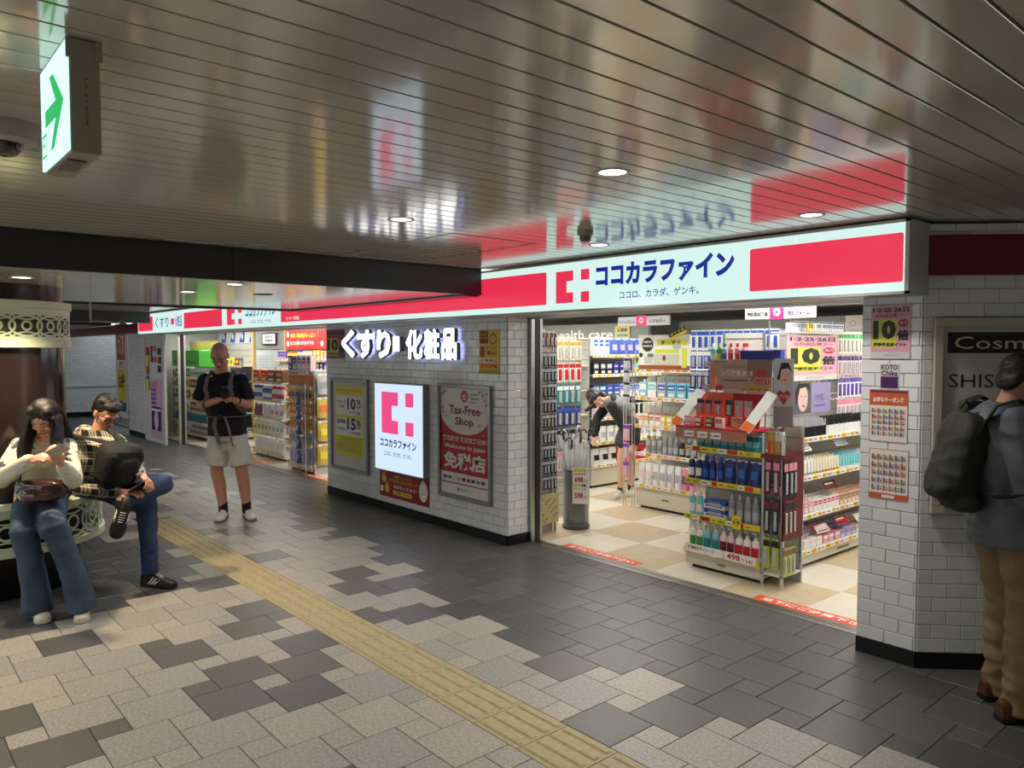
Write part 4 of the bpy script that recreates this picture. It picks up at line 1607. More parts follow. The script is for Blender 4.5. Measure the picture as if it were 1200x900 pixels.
# black backpack on his lap
bp_ = empty('backpack', OM, VF)
tag(bp_, 'black backpack worn on the chest of the seated man in plaid', 'backpack')
B = MB()
Mb = Matrix.Rotation(R(-35), 3, 'Z') @ Matrix.Rotation(R(22), 3, 'Y')
B.sell(V(.02, -.13, .895), (.115, .12, .165), .55, Mb)
B.sell(V(.09, -.16, .86), (.06, .095, .10), .6, Mb)
B.sell(V(.10, -.10, .93), (.07, .08, .12), .7, Mb)
flesh('bag_body', B, .008, m_blackcloth, bp_, 3, .005, 9, 8)
B = MB()
B.tube([V(-.33, -.0, 1.09), V(-.23, -.11, 1.09), V(-.10, -.13, 1.07), V(.02, -.12, 1.04)], .028, 10, m_blackcloth, flat=.3)
B.tube([V(-.40, .02, 1.04), V(-.415, -.02, .94), V(-.30, -.06, .80), V(-.08, -.13, .78)], .022, 10, m_blackcloth, flat=.35)
B.tube([V(-.06, -.03, 1.12), V(.04, -.10, 1.08), V(.10, -.14, .98)], .026, 10, m_blackcloth, flat=.3)
B.build('strap', bp_, smooth=True)
B = MB()
B.tube([V(.075, -.19, 1.0), V(.12, -.2, .97)], .004, 6, pm((150, 150, 150)))
B.build('zip', bp_)
phone('small phone in the hand of the seated man in plaid', OM, V(.200, -.185, .755), V(.75, .35, .55), V(-.3, .2, .9), body=m_black_shoe)

# ---------------------------------------------------------------- standing bald man
OS_ = (-7.56, 2.89, 0)
st = empty('person', OS_, VF)
tag(st, 'standing bald man in black t-shirt and white shorts looking at his phone', 'person')
J = dict(pelvis=(-.095, .02, .93), waist=(-.11, .02, 1.06), chest=(-.125, .02, 1.25), neck=(-.145, .01, 1.475), shL=(-.315, .02, 1.405), shR=(.045, .02, 1.405), hipL=(-.18, .02, .90), hipR=(.0, .02, .90))
hc = V(-.14, -.035, 1.645)
hf, hu = V(.12, -1, -.62), V(.05, -.45, 1)
B = MB()
torso(B, J, 0, .98, 1.08)
Mh = head(B, hc, hf, hu, 1.08)
limb(B, [V(*J['neck']) + V(0, .01, -.03), hc + V(0, .03, -.04)], [.062, .062])
elL, wrL = V(-.355, .02, 1.15), V(-.095, -.225, 1.215)
elR, wrR = V(.115, .0, 1.155), V(.085, -.235, 1.215)
limb(B, [J['shL'], elL, wrL], [.058, .047, .032])
limb(B, [J['shR'], elR, wrR], [.058, .047, .032])
hand(B, wrL, V(.85, -.45, .25), V(-.1, -.5, .9), -1, .55, 1.0)
hand(B, wrR, V(-.75, -.5, .25), V(.2, -.3, -.9), -1, .75, 1.0)
k1, a1, k2, a2 = V(-.195, -.02, .50), V(-.165, .06, .09), V(.055, -.02, .50), V(.065, .08, .10)
limb(B, [J['hipL'], k1, k1.lerp(a1, .35) + V(0, .02, 0), a1], [.095, .062, .060, .040])
limb(B, [J['hipR'], k2, k2.lerp(a2, .35) + V(0, .02, 0), a2], [.095, .062, .060, .040])
flesh('body', B, .0055, SK3, st)
face_details(st, hc, Mh, 1.08, brow=True)
B = MB()
torso(B, J, .024, 1.0, 1.12, lo=1)
B.loft([(V(-.095, .02, .855), .192, .158), (V(-.1, .02, 1.0), .180, .145), (V(-.11, .02, 1.1), .17, .14)], (1, 0, 0), 24)
B.cap(J['shL'], V(*J['shL']) + V(-.01, 0, -.04), .068, .068)
B.cap(J['shR'], V(*J['shR']) + V(.01, 0, -.04), .068, .068)
tubeg(B, [J['shL'], V(-.34, .02, 1.30), V(-.362, .02, 1.20)], [.066, .070, .078])
tubeg(B, [J['shR'], V(.082, .02, 1.30), V(.108, .02, 1.20)], [.066, .070, .078])
flesh('t_shirt', B, .009, mat('black_tee', S(20, 22, 28), .85, bump=.2, bump_scale=200), st, 2, .004, 8, 9)
B = MB()
tubeg(B, [V(*J['hipL']) + V(0.01, 0, .04), V(*J['hipL']) + V(0, 0, -.08), k1 + V(.0, 0, .045)], [.085, .108, .104], lat=(1, 0, 0), sq=1.05)
tubeg(B, [V(*J['hipR']) + V(-0.01, 0, .04), V(*J['hipR']) + V(0, 0, -.08), k2 + V(.0, 0, .045)], [.085, .108, .104], lat=(1, 0, 0), sq=1.05)
B.loft([(V(-.09, .02, .80), .17, .125), (V(-.095, .02, .95), .15, .12)], (1, 0, 0), 24)
flesh('shorts', B, .009, mat('white_shorts', S(206, 204, 194), .85, bump=.2, bump_scale=150), st, 2, .005, 8, 10)
vs, f_ = text_geo('O. CREW', .02)
B = MB(); B.add([(-.075 + v[0] * .15 * .7, -.150 + .01 * v[0], 1.325 + v[1] * .028) for v in vs], f_, pm((120, 150, 190)))
B.build('lettering', st)
shoe(st, (-.17, .12, 0), (-.13, -.17, 0), (0, 0, 1), .29, mat('shoe_offwhite', S(216, 214, 206), .45), mat('sole_grey', S(120, 112, 100), .6), laces=wst)
shoe(st, (.03, .15, 0), (.19, -.10, 0), (0, 0, 1), .29, mat('shoe_offwhite', S(216, 214, 206), .45), mat('sole_grey', S(120, 112, 100), .6), laces=wst)
B = MB()
B.cap(V(-.165, .06, .07), V(-.167, .055, .155), .046, .046, 14, pm((20, 20, 22)))
B.cap(V(.063, .08, .08), V(.065, .07, .165), .046, .046, 14, pm((20, 20, 22)))
B.build('socks', st, smooth=True)
B = MB()
for q in (-1, 1):
    pts = [hc + Mh @ (V(q * (.033 + .022 * math.cos(2 * PI * k / 12)), .108, -.0 + .014 * math.sin(2 * PI * k / 12))) for k in range(12)]
    B.tube(pts, .0016, 5, m_dsteel, closed=True)
    B.tube([hc + Mh @ V(q * .056, .104, .004), hc + Mh @ V(q * .084, .0, .0)], .0016, 5, m_dsteel)
B.build('glasses', st)
B = MB(); B.tube([wrR + V(.03 * math.cos(t), 0, .03 * math.sin(t)) + V(.01, .02, 0) for t in [2 * PI * k / 12 for k in range(12)]], .009, 6, m_black_shoe, closed=True); B.build('wristwatch', st)
phone('dark smartphone held by the standing bald man', OS_, V(.02, -.335, 1.27), V(.2, -.75, .5), V(0, .5, .85), body=m_black_shoe)
rk = empty('backpack', OS_, VF)
tag(rk, 'grey backpack on the back of the standing bald man with belt and shoulder straps', 'backpack')
m_strap = mat('grey_strap', S(120, 116, 112), .8)
B = MB(); B.sell(V(-.12, .24, 1.22), (.15, .08, .24), .6); flesh('bag_body', B, .012, mat('grey_bag', S(58, 58, 60), .8), rk, 3, .004, 8, 11)
B = MB()
B.tube([V(-.25, .15, 1.40), V(-.245, .03, 1.49), V(-.245, -.09, 1.42), V(-.25, -.135, 1.32), V(-.22, -.15, 1.25), V(-.28, -.11, 1.16), V(-.30, .06, 1.05)], .021, 8, m_strap, flat=.3)
B.tube([V(-.03, .15, 1.40), V(-.03, .03, 1.49), V(-.015, -.09, 1.42), V(.0, -.14, 1.32), V(.02, -.145, 1.24), V(.05, -.10, 1.15), V(.07, .06, 1.05)], .021, 8, m_strap, flat=.3)
B.build('shoulder_strap', rk, smooth=True)
B = MB()
N = 22
pts = [V(-.105 + .192 * math.cos(t), .02 + .165 * math.sin(t), 1.045) for t in [2 * PI * k / N for k in range(N)]]
B.tube(pts, .022, 8, m_strap, flat=.25, closed=True)
B.tube([V(-.145, -.15, 1.045), V(-.16, -.155, .96), V(-.135, -.155, .86), V(-.11, -.152, .78)], .020, 8, m_strap, flat=.25)
B.tube([V(-.055, -.15, 1.04), V(-.02, -.155, .95), V(.005, -.155, .82), V(.02, -.15, .76)], .020, 8, m_strap, flat=.25)
B.bbox((-.125, -.165, 1.02), (-.075, -.145, 1.07), .004, m_black_shoe)
B.build('hip_belt', rk, smooth=True, sharp=60)

# ---------------------------------------------------------------- man at the right edge
OR_ = (-1.17, 4.04, 0)
rm = empty('person', OR_, VF)
tag(rm, 'man in dark grey jacket and khaki trousers at the right edge, facing right', 'person')
J = dict(pelvis=(.045, .02, .90), waist=(.035, .03, 1.04), chest=(.0, .03, 1.20), neck=(.015, .02, 1.43), shL=(-.03, -.15, 1.365), shR=(-.01, .20, 1.365), hipL=(.05, -.07, .88), hipR=(.05, .10, .88))
hc = V(.075, .01, 1.545)
hf, hu = V(.95, .22, -.5), V(.45, .1, 1)
B = MB()
torso(B, J, 0, 1.0, 1.05)
Mh = head(B, hc, hf, hu, 1.05)
limb(B, [V(*J['neck']) + V(-.01, 0, -.03), hc + V(-.02, 0, -.03)], [.06, .06])
elL, wrL = V(-.015, -.20, 1.08), V(.22, -.13, 1.13)
elR, wrR = V(.03, .24, 1.08), V(.24, .12, 1.13)
limb(B, [J['shL'], elL, wrL], [.055, .045, .03])
limb(B, [J['shR'], elR, wrR], [.055, .045, .03])
hand(B, wrL, V(1, .3, .2), V(-.2, -.3, .9), -1, .6, 1.0)
hand(B, wrR, V(1, -.3, .2), V(-.2, .3, .9), 1, .6, 1.0)
k1, a1, k2, a2 = V(.075, -.08, .50), V(.045, -.09, .10), V(.09, .11, .50), V(.10, .13, .10)
limb(B, [J['hipL'], k1, a1], [.095, .062, .042])
limb(B, [J['hipR'], k2, a2], [.095, .062, .042])
flesh('body', B, .0055, SK2, rm)
face_details(rm, hc, Mh, 1.05)
B = MB()
torso(B, J, .036, 1.02, 1.12, lo=2)
B.loft([(V(.045, .02, .80), .205, .165), (V(.04, .02, .95), .205, .165), (V(.035, .03, 1.12), .19, .16)], (0, 1, 0), 24)
limb(B, [J['shL'], elL, wrL + V(-.05, -.01, -.01)], [.088, .074, .052])
limb(B, [J['shR'], elR, wrR + V(-.05, .01, -.01)], [.088, .074, .052])
B.tube([V(*J['neck']) + V(-.0 + .062 * math.cos(t), .062 * math.sin(t), .02 + .012 * math.cos(t)) for t in [2 * PI * k / 16 for k in range(16)]], .020, 8, closed=True)
flesh('jacket', B, .009, mat('slate_jacket', S(88, 93, 102), .55, noise_amt=.08, noise_scale=20), rm, 2, .008, 7, 12)
B = MB()
tubeg(B, [V(*J['hipL']) + V(.02, 0, .05), V(*J['hipL']) + V(.02, 0, -.06), k1 + V(.02, 0, 0), V(.06, -.09, .25), a1 + V(.01, 0, -.06)], [.12, .125, .100, .090, .088])
tubeg(B, [V(*J['hipR']) + V(.02, 0, .05), V(*J['hipR']) + V(.02, 0, -.06), k2 + V(.02, 0, 0), V(.10, .12, .25), a2 + V(.01, 0, -.06)], [.12, .125, .100, .090, .088])
flesh('trousers', B, .009, mat('khaki', S(128, 108, 76), .85, noise_amt=.1, noise_scale=12), rm, 2, .008, 8, 13)
B = MB()
P = lambda x, y, z: hc + Mh @ V(x, y, z)
B.sell(P(0, -.028, .048), (.087, .098, .090), 1, Mh.to_3x3(), 22, 14)
B.sell(P(0, -.078, -.01), (.068, .034, .06), 1, Mh.to_3x3())
flesh('hair', B, .006, m_hair, rm, 1, .002, 34, 14)
m_bs = mat('brown_shoe', S(84, 52, 30), .4)
shoe(rm, (-.06, -.095, 0), (.25, -.07, 0), (0, 0, 1), .30, m_bs, m_black_shoe, W=.053, Hh=.08)
shoe(rm, (.0, .13, 0), (.3, .16, 0), (0, 0, 1), .30, m_bs, m_black_shoe, W=.053, Hh=.08)
bk_ = empty('backpack', OR_, VF)
tag(bk_, 'dark olive backpack on the man in grey at the right edge', 'backpack')
m_ol = mat('olive_pack', S(36, 39, 28), .75, noise_amt=.12, noise_scale=14, bump=.2, bump_scale=150)
B = MB()
Mb = Matrix.Rotation(R(14), 3, 'Y')
B.sell(V(-.205, .03, 1.20), (.078, .14, .215), .62, Mb)
B.sell(V(-.268, .03, 1.11), (.050, .11, .105), .6, Mb)
B.sell(V(-.20, .03, 1.00), (.07, .14, .05), .8, Mb)
flesh('bag_body', B, .008, m_ol, bk_, 3, .005, 8, 15)
B = MB()
B.tube([V(-.20, .03, 1.43), V(-.175, .03, 1.465), V(-.14, .03, 1.43)], .009, 6, m_ol)
B.tube([V(-.20, .15, 1.30), V(-.235, .165, 1.15), V(-.23, .165, 1.0)], .006, 6, m_dsteel)
B.build('handle', bk_)
B = MB()
B.tube([V(-.15, -.07, 1.36), V(-.11, -.10, 1.45), V(-.03, -.125, 1.478), V(.08, -.13, 1.42), V(.12, -.15, 1.28), V(.10, -.20, 1.15), V(-.02, -.275, 1.08), V(-.12, -.12, 1.04)], .030, 10, m_ol, flat=.25)
B.tube([V(-.15, .13, 1.36), V(-.11, .15, 1.45), V(-.02, .175, 1.478), V(.09, .18, 1.42), V(.13, .2, 1.28), V(.1, .24, 1.1)], .030, 10, m_ol, flat=.25)
B.build('shoulder_strap', bk_, smooth=True)

# ---------------------------------------------------------------- woman bending down inside the shop
OC = (-5.85, 6.75, 0)
cl = empty('person', OC, VF)
tag(cl, 'person in black cardigan and shorts bending down between the shop gondolas', 'person')
J = dict(pelvis=(.10, .0, .86), waist=(.05, -.01, .96), chest=(-.04, -.02, 1.06), neck=(-.20, -.02, 1.13), shL=(-.14, -.17, 1.06), shR=(-.13, .14, 1.10), hipL=(.08, -.09, .84), hipR=(.12, .09, .84))
hc = V(-.305, -.03, 1.14)
hf, hu = V(.30, -1.0, -.45), V(-.75, -.35, .65)
B = MB()
torso(B, J, 0, .85, .88)
Mh = head(B, hc, hf, hu, .98)
limb(B, [V(*J['neck']), hc + V(.02, .0, -.01)], [.05, .05])
elL, wrL = V(-.03, -.20, .86), V(.06, -.25, .66)
elR, wrR = V(-.28, .10, .90), V(-.32, -.02, .72)
limb(B, [J['shL'], elL, wrL], [.046, .038, .026])
limb(B, [J['shR'], elR, wrR], [.046, .038, .026])
hand(B, wrL, V(.1, -.1, -1), V(-.6, -.8, 0), 1, .5, .92)
hand(B, wrR, V(-.1, -.2, -1), V(-.8, -.4, 0), -1, .5, .92)
k1, a1, k2, a2 = V(-.02, -.10, .48), V(-.02, -.06, .09), V(.12, .06, .47), V(.12, .10, .09)
limb(B, [J['hipL'], k1, a1], [.085, .055, .036])
limb(B, [J['hipR'], k2, a2], [.085, .055, .036])
flesh('body', B, .006, SK1, cl)
face_details(cl, hc, Mh, .98)
B = MB()
torso(B, J, .018, .9, .92, lo=2)
flesh('grey_top', B, .01, mat('grey_top', S(120, 122, 122), .85), cl, 2, .004, 8, 16)
B = MB()
limb(B, [J['shL'], elL, wrL], [.064, .056, .040])
limb(B, [J['shR'], elR, wrR], [.064, .056, .040])
B.loft([(V(-.17, .0, 1.14), .16, .05), (V(-.06, .03, 1.14), .17, .06), (V(.04, .04, 1.05), .16, .06), (V(.11, .05, .93), .15, .07)], (0, 1, .1), 20)
flesh('cardigan', B, .01, m_blackcloth, cl, 2, .004, 8, 17)
B = MB()
limb(B, [J['hipL'], V(.0, -.10, .66)], [.115, .10])
limb(B, [J['hipR'], V(.12, .07, .66)], [.115, .10])
flesh('shorts', B, .01, mat('dark_shorts', S(62, 66, 72), .85), cl, 2, .004, 8, 18)
B = MB()
P = lambda x, y, z: hc + Mh @ V(x, y, z)
B.sell(P(0, -.026, .044), (.088, .100, .090), 1, Mh.to_3x3(), 20, 12)
B.sell(P(0, .045, .078), (.066, .045, .032), 1, Mh.to_3x3())
limb(B, [P(-.07, .0, .02), P(-.085, .01, -.06), hc + V(-.12, -.03, -.13)], [.032, .034, .02])
limb(B, [P(.07, .0, .02), P(.08, .0, -.06)], [.032, .026])
flesh('hair', B, .007, mat('dark_brown_hair', S(38, 24, 20), .35, bump=.2, bump_scale=260), cl, 1, .003, 26, 19)
shoe(cl, (.02, .0, 0), (-.12, -.2, 0), (0, 0, 1), .25, m_white_shoe, m_white_shoe, laces=wst, W=.044)
shoe(cl, (.17, .15, 0), (.08, -.09, 0), (0, 0, 1), .25, m_white_shoe, m_white_shoe, laces=wst, W=.044)
B = MB(); B.cap(V(-.02, -.06, .07), V(-.02, -.06, .13), .04, .04, 12, pm((30, 30, 32))); B.cap(V(.12, .10, .07), V(.12, .10, .13), .04, .04, 12, pm((30, 30, 32))); B.build('socks', cl, smooth=True)

# ================================================================== SHOP FITTINGS AND GOODS
m_wire = mat('chrome_wire', S(196, 196, 196), .25, .9)
m_shelf = mat('shelf_cream', S(214, 210, 198), .4)
m_back = mat('shelf_back', S(188, 186, 180), .5)
m_plinth = mat('plinth_cream', S(206, 200, 184), .4)
m_clear = mat('clear_plastic', S(225, 230, 232), .08, alpha=.32, spec=.6)

for lx, ly in BATTENS:
    if True:
        o = empty('batten_light', (lx, ly, 2.28))
        tag(o, 'long white fluorescent batten on the shop ceiling', 'ceiling light', 'fluorescent battens in the shop')
        b = MB(); b.bbox((-1.1, -.06, -.03), (1.1, .06, 0), .005, m_shelf); b.build('housing', o)
        MB().cyl((-1.07, -.03, -.034), (1.07, -.03, -.034), .013, n=8, m=glow('tube', (1, .99, .95), 1.3)).build('tube', o)
        MB().cyl((-1.07, .03, -.034), (1.07, .03, -.034), .013, n=8, m=glow('tube', (1, .99, .95), 1.3)).build('tube', o)

PAL = dict(white=(236, 236, 232), cream=(232, 222, 196), pink=(226, 140, 160), palepink=(238, 204, 208), red=(196, 40, 48), orange=(224, 112, 48), yellow=(226, 204, 50), gold=(196, 168, 70), green=(60, 150, 80),
           lime=(176, 200, 60), teal=(34, 140, 146), aqua=(130, 200, 208), blue=(50, 92, 178), navy=(34, 44, 110), purple=(98, 70, 160), lilac=(184, 170, 214), grey=(140, 142, 146), black=(28, 28, 32), brown=(112, 72, 48),
           silver=(178, 180, 184), coral=(226, 110, 96), maroon=(110, 30, 40), skin=(226, 184, 156))
CN = dict(palepink='pale pink', skin='beige')


def C_(c, r=.35):
    return pm(PAL[c], r)


PROTO = {}


def proto(kind, c, c2, w, h, d):
    """one product seen from -Y, standing on z=0, centred on x, front at y=0 going back"""
    key = (kind, c, c2, round(w, 3), round(h, 3), round(d, 3))
    if key in PROTO:
        return PROTO[key]
    b = MB()
    a, e, wh, k = C_(c), C_(c2), C_('white'), C_('black')
    if kind == 'box':
        b.bbox((-w / 2, 0, 0), (w / 2, d, h), min(w, h, d) * .03, a)
        b.add([(-w * .42, -.0008, h * .5), (w * .42, -.0008, h * .5), (w * .42, -.0008, h * .86), (-w * .42, -.0008, h * .86)], [(0, 1, 2, 3)], e)
        b.add([(-w * .3, -.0008, h * .12), (w * .3, -.0008, h * .12), (w * .3, -.0008, h * .3), (-w * .3, -.0008, h * .3)], [(0, 1, 2, 3)], wh)
        b.add([(-w * .3, -.0014, h * .62), (w * .3, -.0014, h * .62), (w * .3, -.0014, h * .70), (-w * .3, -.0014, h * .70)], [(0, 1, 2, 3)], wh)
    elif kind in ('bottle', 'pump'):
        r = w / 2
        top = .72 if kind == 'pump' else .80
        b.lathe([(r * .9, 0), (r, h * .03), (r, h * (top - .14)), (r * .8, h * (top - .05)), (r * .34, h * top), (0, h * top)], 14, (0, d / 2, 0), a, 1, d / w)
        n = 14
        vs = []
        for z in (h * .14, h * .46):
            for q in range(9):
                t = R(205 + 130 * q / 8)
                vs.append((r * 1.02 * math.cos(t), d / 2 + r * 1.02 * math.sin(t) * d / w, z))
        b.add(vs, [(q, q + 1, q + 10, q + 9) for q in range(8)], e)
        if kind == 'pump':
            b.cyl((0, d / 2, h * top), (0, d / 2, h * .80), r * .42, n=10, m=wh)
            b.cyl((0, d / 2, h * .80), (0, d / 2, h * .95), r * .13, n=8, m=wh)
            b.bbox((-r * .3, d / 2 - r * 1.0, h * .93), (r * .3, d / 2 + r * .35, h), .002, wh)
        else:
            b.cyl((0, d / 2, h * top), (0, d / 2, h), r * .5, r * .46, n=12, m=e)
    elif kind == 'pouch':
        n = 7
        vs, fs = [], []
        for i in range(6):
            z = h * i / 5
            th = d / 2 * (1 - (i / 5) ** 1.6) + .002
            for s_ in (-1, 1):
                for q in range(n):
                    x = (-.5 + q / (n - 1))
                    bul = math.cos(x * PI) ** .5 if abs(x) < .499 else 0
                    vs.append((x * w, d / 2 + s_ * (th * bul + .001), z))
        for i in range(5):
            for s_ in (0, 1):
                for q in range(n - 1):
                    p = i * 2 * n + s_ * n + q
                    f = (p, p + 1, p + 1 + 2 * n, p + 2 * n)
                    fs.append(f if s_ == 0 else f[::-1])
        b.add(vs, fs, a)
        yy = -.0025
        b.add([(-w * .30, yy, h * .28), (w * .30, yy, h * .28), (w * .30, d * .12, h * .62), (-w * .30, d * .12, h * .62)], [(0, 1, 2, 3)], e)
        b.add([(-w * .46, d / 2 - .006, h * .9), (w * .46, d / 2 - .006, h * .9), (w * .46, d / 2 - .004, h * .985), (-w * .46, d / 2 - .004, h * .985)], [(0, 1, 2, 3)], wh)
    elif kind == 'blister':
        b.box((-w / 2, d * .5, 0), (w / 2, d * .5 + .0015, h), a)
        b.add([(-w * .5, d * .5 - .0006, h * .72), (w * .5, d * .5 - .0006, h * .72), (w * .5, d * .5 - .0006, h * .93), (-w * .5, d * .5 - .0006, h * .93)], [(0, 1, 2, 3)], e)
        b.bbox((-w * .24, d * .0, h * .10), (w * .24, d * .5, h * .66), .003, C_(c2 if c == 'white' else 'silver', .15))
        b.box((-w * .1, d * .5 - .002, h * .955), (w * .1, d * .5 + .002, h * .975), k)
    elif kind == 'tube':
        vs, fs, n = [], [], 10
        for i, (q, z) in enumerate(((1, .16), (1, .35), (.8, .7), (.12, 1.0))):
            for t_ in range(n):
                t = 2 * PI * t_ / n
                vs.append((w / 2 * math.cos(t) * (1 + (.1 if i == 3 else 0)), d / 2 + d / 2 * math.sin(t) * q, z * h))
        for i in range(3):
            for q in range(n):
                fs.append((i * n + q, i * n + (q + 1) % n, (i + 1) * n + (q + 1) % n, (i + 1) * n + q))
        fs.append(tuple(range(3 * n, 4 * n)))
        b.add(vs, fs, a)
        b.cyl((0, d / 2, 0), (0, d / 2, h * .17), w * .40, n=10, m=e)
    elif kind == 'jar':
        b.lathe([(w * .46, 0), (w * .5, h * .08), (w * .5, h * .6)], 14, (0, d / 2, 0), a, cap=True)
        b.cyl((0, d / 2, h * .6), (0, d / 2, h), w * .48, n=14, m=e)
    elif kind == 'pencil':
        b.cyl((0, d / 2, 0), (0, d / 2, h * .6), w / 2, n=8, m=a)
        b.cyl((0, d / 2, h * .6), (0, d / 2, h), w * .42, w * .36, n=8, m=e)
    me = b.mesh({'box': 'product_box', 'pump': 'pump_bottle', 'pouch': 'refill_pouch', 'blister': 'blister_pack', 'tube': 'squeeze_tube', 'jar': 'cream_jar', 'pencil': 'cosmetic_pencil'}.get(kind, kind))
    PROTO[key] = me
    return me


NOUN = {'box': 'boxes', 'bottle': 'bottles', 'pump': 'pump bottles', 'pouch': 'refill pouches', 'blister': 'hanging packs', 'tube': 'tubes', 'jar': 'jars', 'pencil': 'slim cosmetic tubes'}
SING = {'box': 'box', 'bottle': 'bottle', 'pump': 'pump bottle', 'pouch': 'pouch', 'blister': 'hanging pack', 'tube': 'tube', 'jar': 'jar', 'pencil': 'slim tube'}
NPROD = 0
PRODUCTS = []


class Rack:
    """local frame: x along the front, y backwards, front faces -Y"""
    def __init__(s, name, label, x, y, rz, w, d, h, base=.16, shelves=(), cat='shelf rack', back=True, rail='white', group=None, z0=0.0, tilt=0.0, post=.018):
        s.x, s.y, s.rz, s.w, s.d, s.h, s.shelves, s.tilt = x, y, rz, w, d, h, shelves, tilt
        s.where = label
        s.root = empty(name, (x, y, 0), rz)
        tag(s.root, label, cat, group)
        r = s.root
        if base:
            b = MB()
            b.bbox((0, .01, .03), (w, d, base - .02), .004, m_plinth)
            b.bbox((-.004, 0, base - .02), (w + .004, d, base), .004, m_shelf)
            b.box((.04, .05, 0), (w - .04, d - .02, .03), m_black)
            b.box((w * .45, .004, base * .5), (w * .55, .011, base * .5 + .012), m_dsteel)
            b.build('base', r)
        for px in (0, w - post):
            b = MB()
            b.box((px, d - post, z0 if not base else base), (px + post, d, h), m_wire)
            if not base and not z0:
                b.box((px, 0, 0), (px + post, post, h * .96), m_wire)
            b.build('upright', r)
        if back:
            b = MB()
            b.box((post, d - .012, max(base, z0)), (w - post, d - .004, h), m_back)
            for k in range(int((h - max(base, z0)) / .12)):
                b.box((post, d - .0135, max(base, z0) + .12 * k + .1), (w - post, d - .0118, max(base, z0) + .12 * k + .106), m_dsteel)
            b.build('back_panel', r)
        for z in shelves:
            b = MB()
            dz = math.tan(tilt) * (d - .03)
            vs = [(.0, 0, z - .012), (w, 0, z - .012), (w, d - .02, z - .012 + dz), (0, d - .02, z - .012 + dz), (.0, 0, z), (w, 0, z), (w, d - .02, z + dz), (0, d - .02, z + dz)]
            b.add(vs, [(0, 3, 2, 1), (4, 5, 6, 7), (0, 1, 5, 4), (1, 2, 6, 5), (2, 3, 7, 6), (3, 0, 4, 7)], m_shelf)
            o = b.build('shelf', r)
            if rail:
                b = MB()
                b.box((0, -.012, z - .032), (w, -.002, z + .008), C_(rail))
                pr = b.build('price_rail', o)
                b = MB()
                k = 0
                x0 = .02
                while x0 + .055 < w:
                    cw = .045 + .02 * ((k * 7) % 3)
                    c = ('white', 'yellow', 'palepink', 'white', 'yellow')[(k + int(z * 13)) % 5] if rail != 'yellow' else ('white', 'red', 'yellow', 'lime')[(k + int(z * 9)) % 4]
                    b.box((x0, -.0135, z - .028), (min(x0 + cw, w - .005), -.012, z + .004), C_(c))
                    b.box((x0 + .006, -.0142, z - .016), (min(x0 + cw * .7, w - .01), -.0134, z - .008), C_('red' if k % 2 else 'black'))
                    x0 += cw + .012
                    k += 1
                po = b.build('price_cards', o)
                po['kind'] = 'stuff'

    def world(s, lx, ly, z):
        c, sn = math.cos(s.rz), math.sin(s.rz)
        return (s.x + lx * c - ly * sn, s.y + lx * sn + ly * c, z)

    def stock(s, z, kind, cols, w, h, d, x0=.02, x1=None, y=.012, rows=1, gap=.006, what='', jit=.004, turn=.06, place='', hang=False, vary=0.0, flip=1):
        global NPROD
        x1 = s.w - .02 if x1 is None else x1
        n = max(1, int((x1 - x0 + gap) / (w + gap)))
        step = (x1 - x0) / n
        run = max(1, n // len(cols)) if len(cols) <= n else 1
        for row in range(rows):
            for k in range(n):
                c, c2 = cols[min(k // run, len(cols) - 1)] if len(cols) * run <= n + run else cols[k % len(cols)]
                hh = h if not vary else h * (1 - vary * (((k // run) * 37 % 7) / 7))
                me = proto(kind, c, c2, w, hh, d)
                ly = y + row * (d + gap)
                zz = z + math.tan(s.tilt) * ly + .0005
                o = bpy.data.objects.new(me.name.split('.')[0], me)
                COL.objects.link(o)
                o.location = s.world(x0 + step * (k + .5) + rnd.uniform(-jit, jit), ly, zz)
                o.rotation_euler = (0, 0, s.rz + rnd.uniform(-turn, turn))
                if s.tilt:
                    o.rotation_euler = (0, 0, s.rz)
                cn = CN.get(c, c)
                lab = '%s %s %s' % (cn, (what + ' ' + SING[kind]).strip(), place)
                tag(o, lab, SING[kind].split()[-1], '%s %s %s %s' % (cn, what, NOUN[kind], place))
                NPROD += 1
                PRODUCTS.append(o)

    def pegs(s, z0, z1, nrow, kind, cols, w, h, d=.03, x0=.02, x1=None, y=-.05, what='', place='', step=None):
        """packs hanging on hooks in front of the plane y"""
        x1 = s.w - .02 if x1 is None else x1
        hb = MB()
        for r in range(nrow):
            z = z0 + (z1 - z0) * (r + 1) / nrow - h
            n = max(1, int((x1 - x0) / (w + .006)))
            stp = (x1 - x0) / n
            for k in range(n):
                hb.cyl((x0 + stp * (k + .5), y + .10, z + h * .965), (x0 + stp * (k + .5), y - .01, z + h * .965), .0025, n=5, m=m_wire)
            row = [cols[r % len(cols)]] if len(cols) > 1 else cols
            s.stock(z, kind, row, w, h, d, x0, x1, y, what=what, place=place, turn=.12, gap=.006)
        o = hb.build('hooks', s.root)
        o['kind'] = 'stuff'


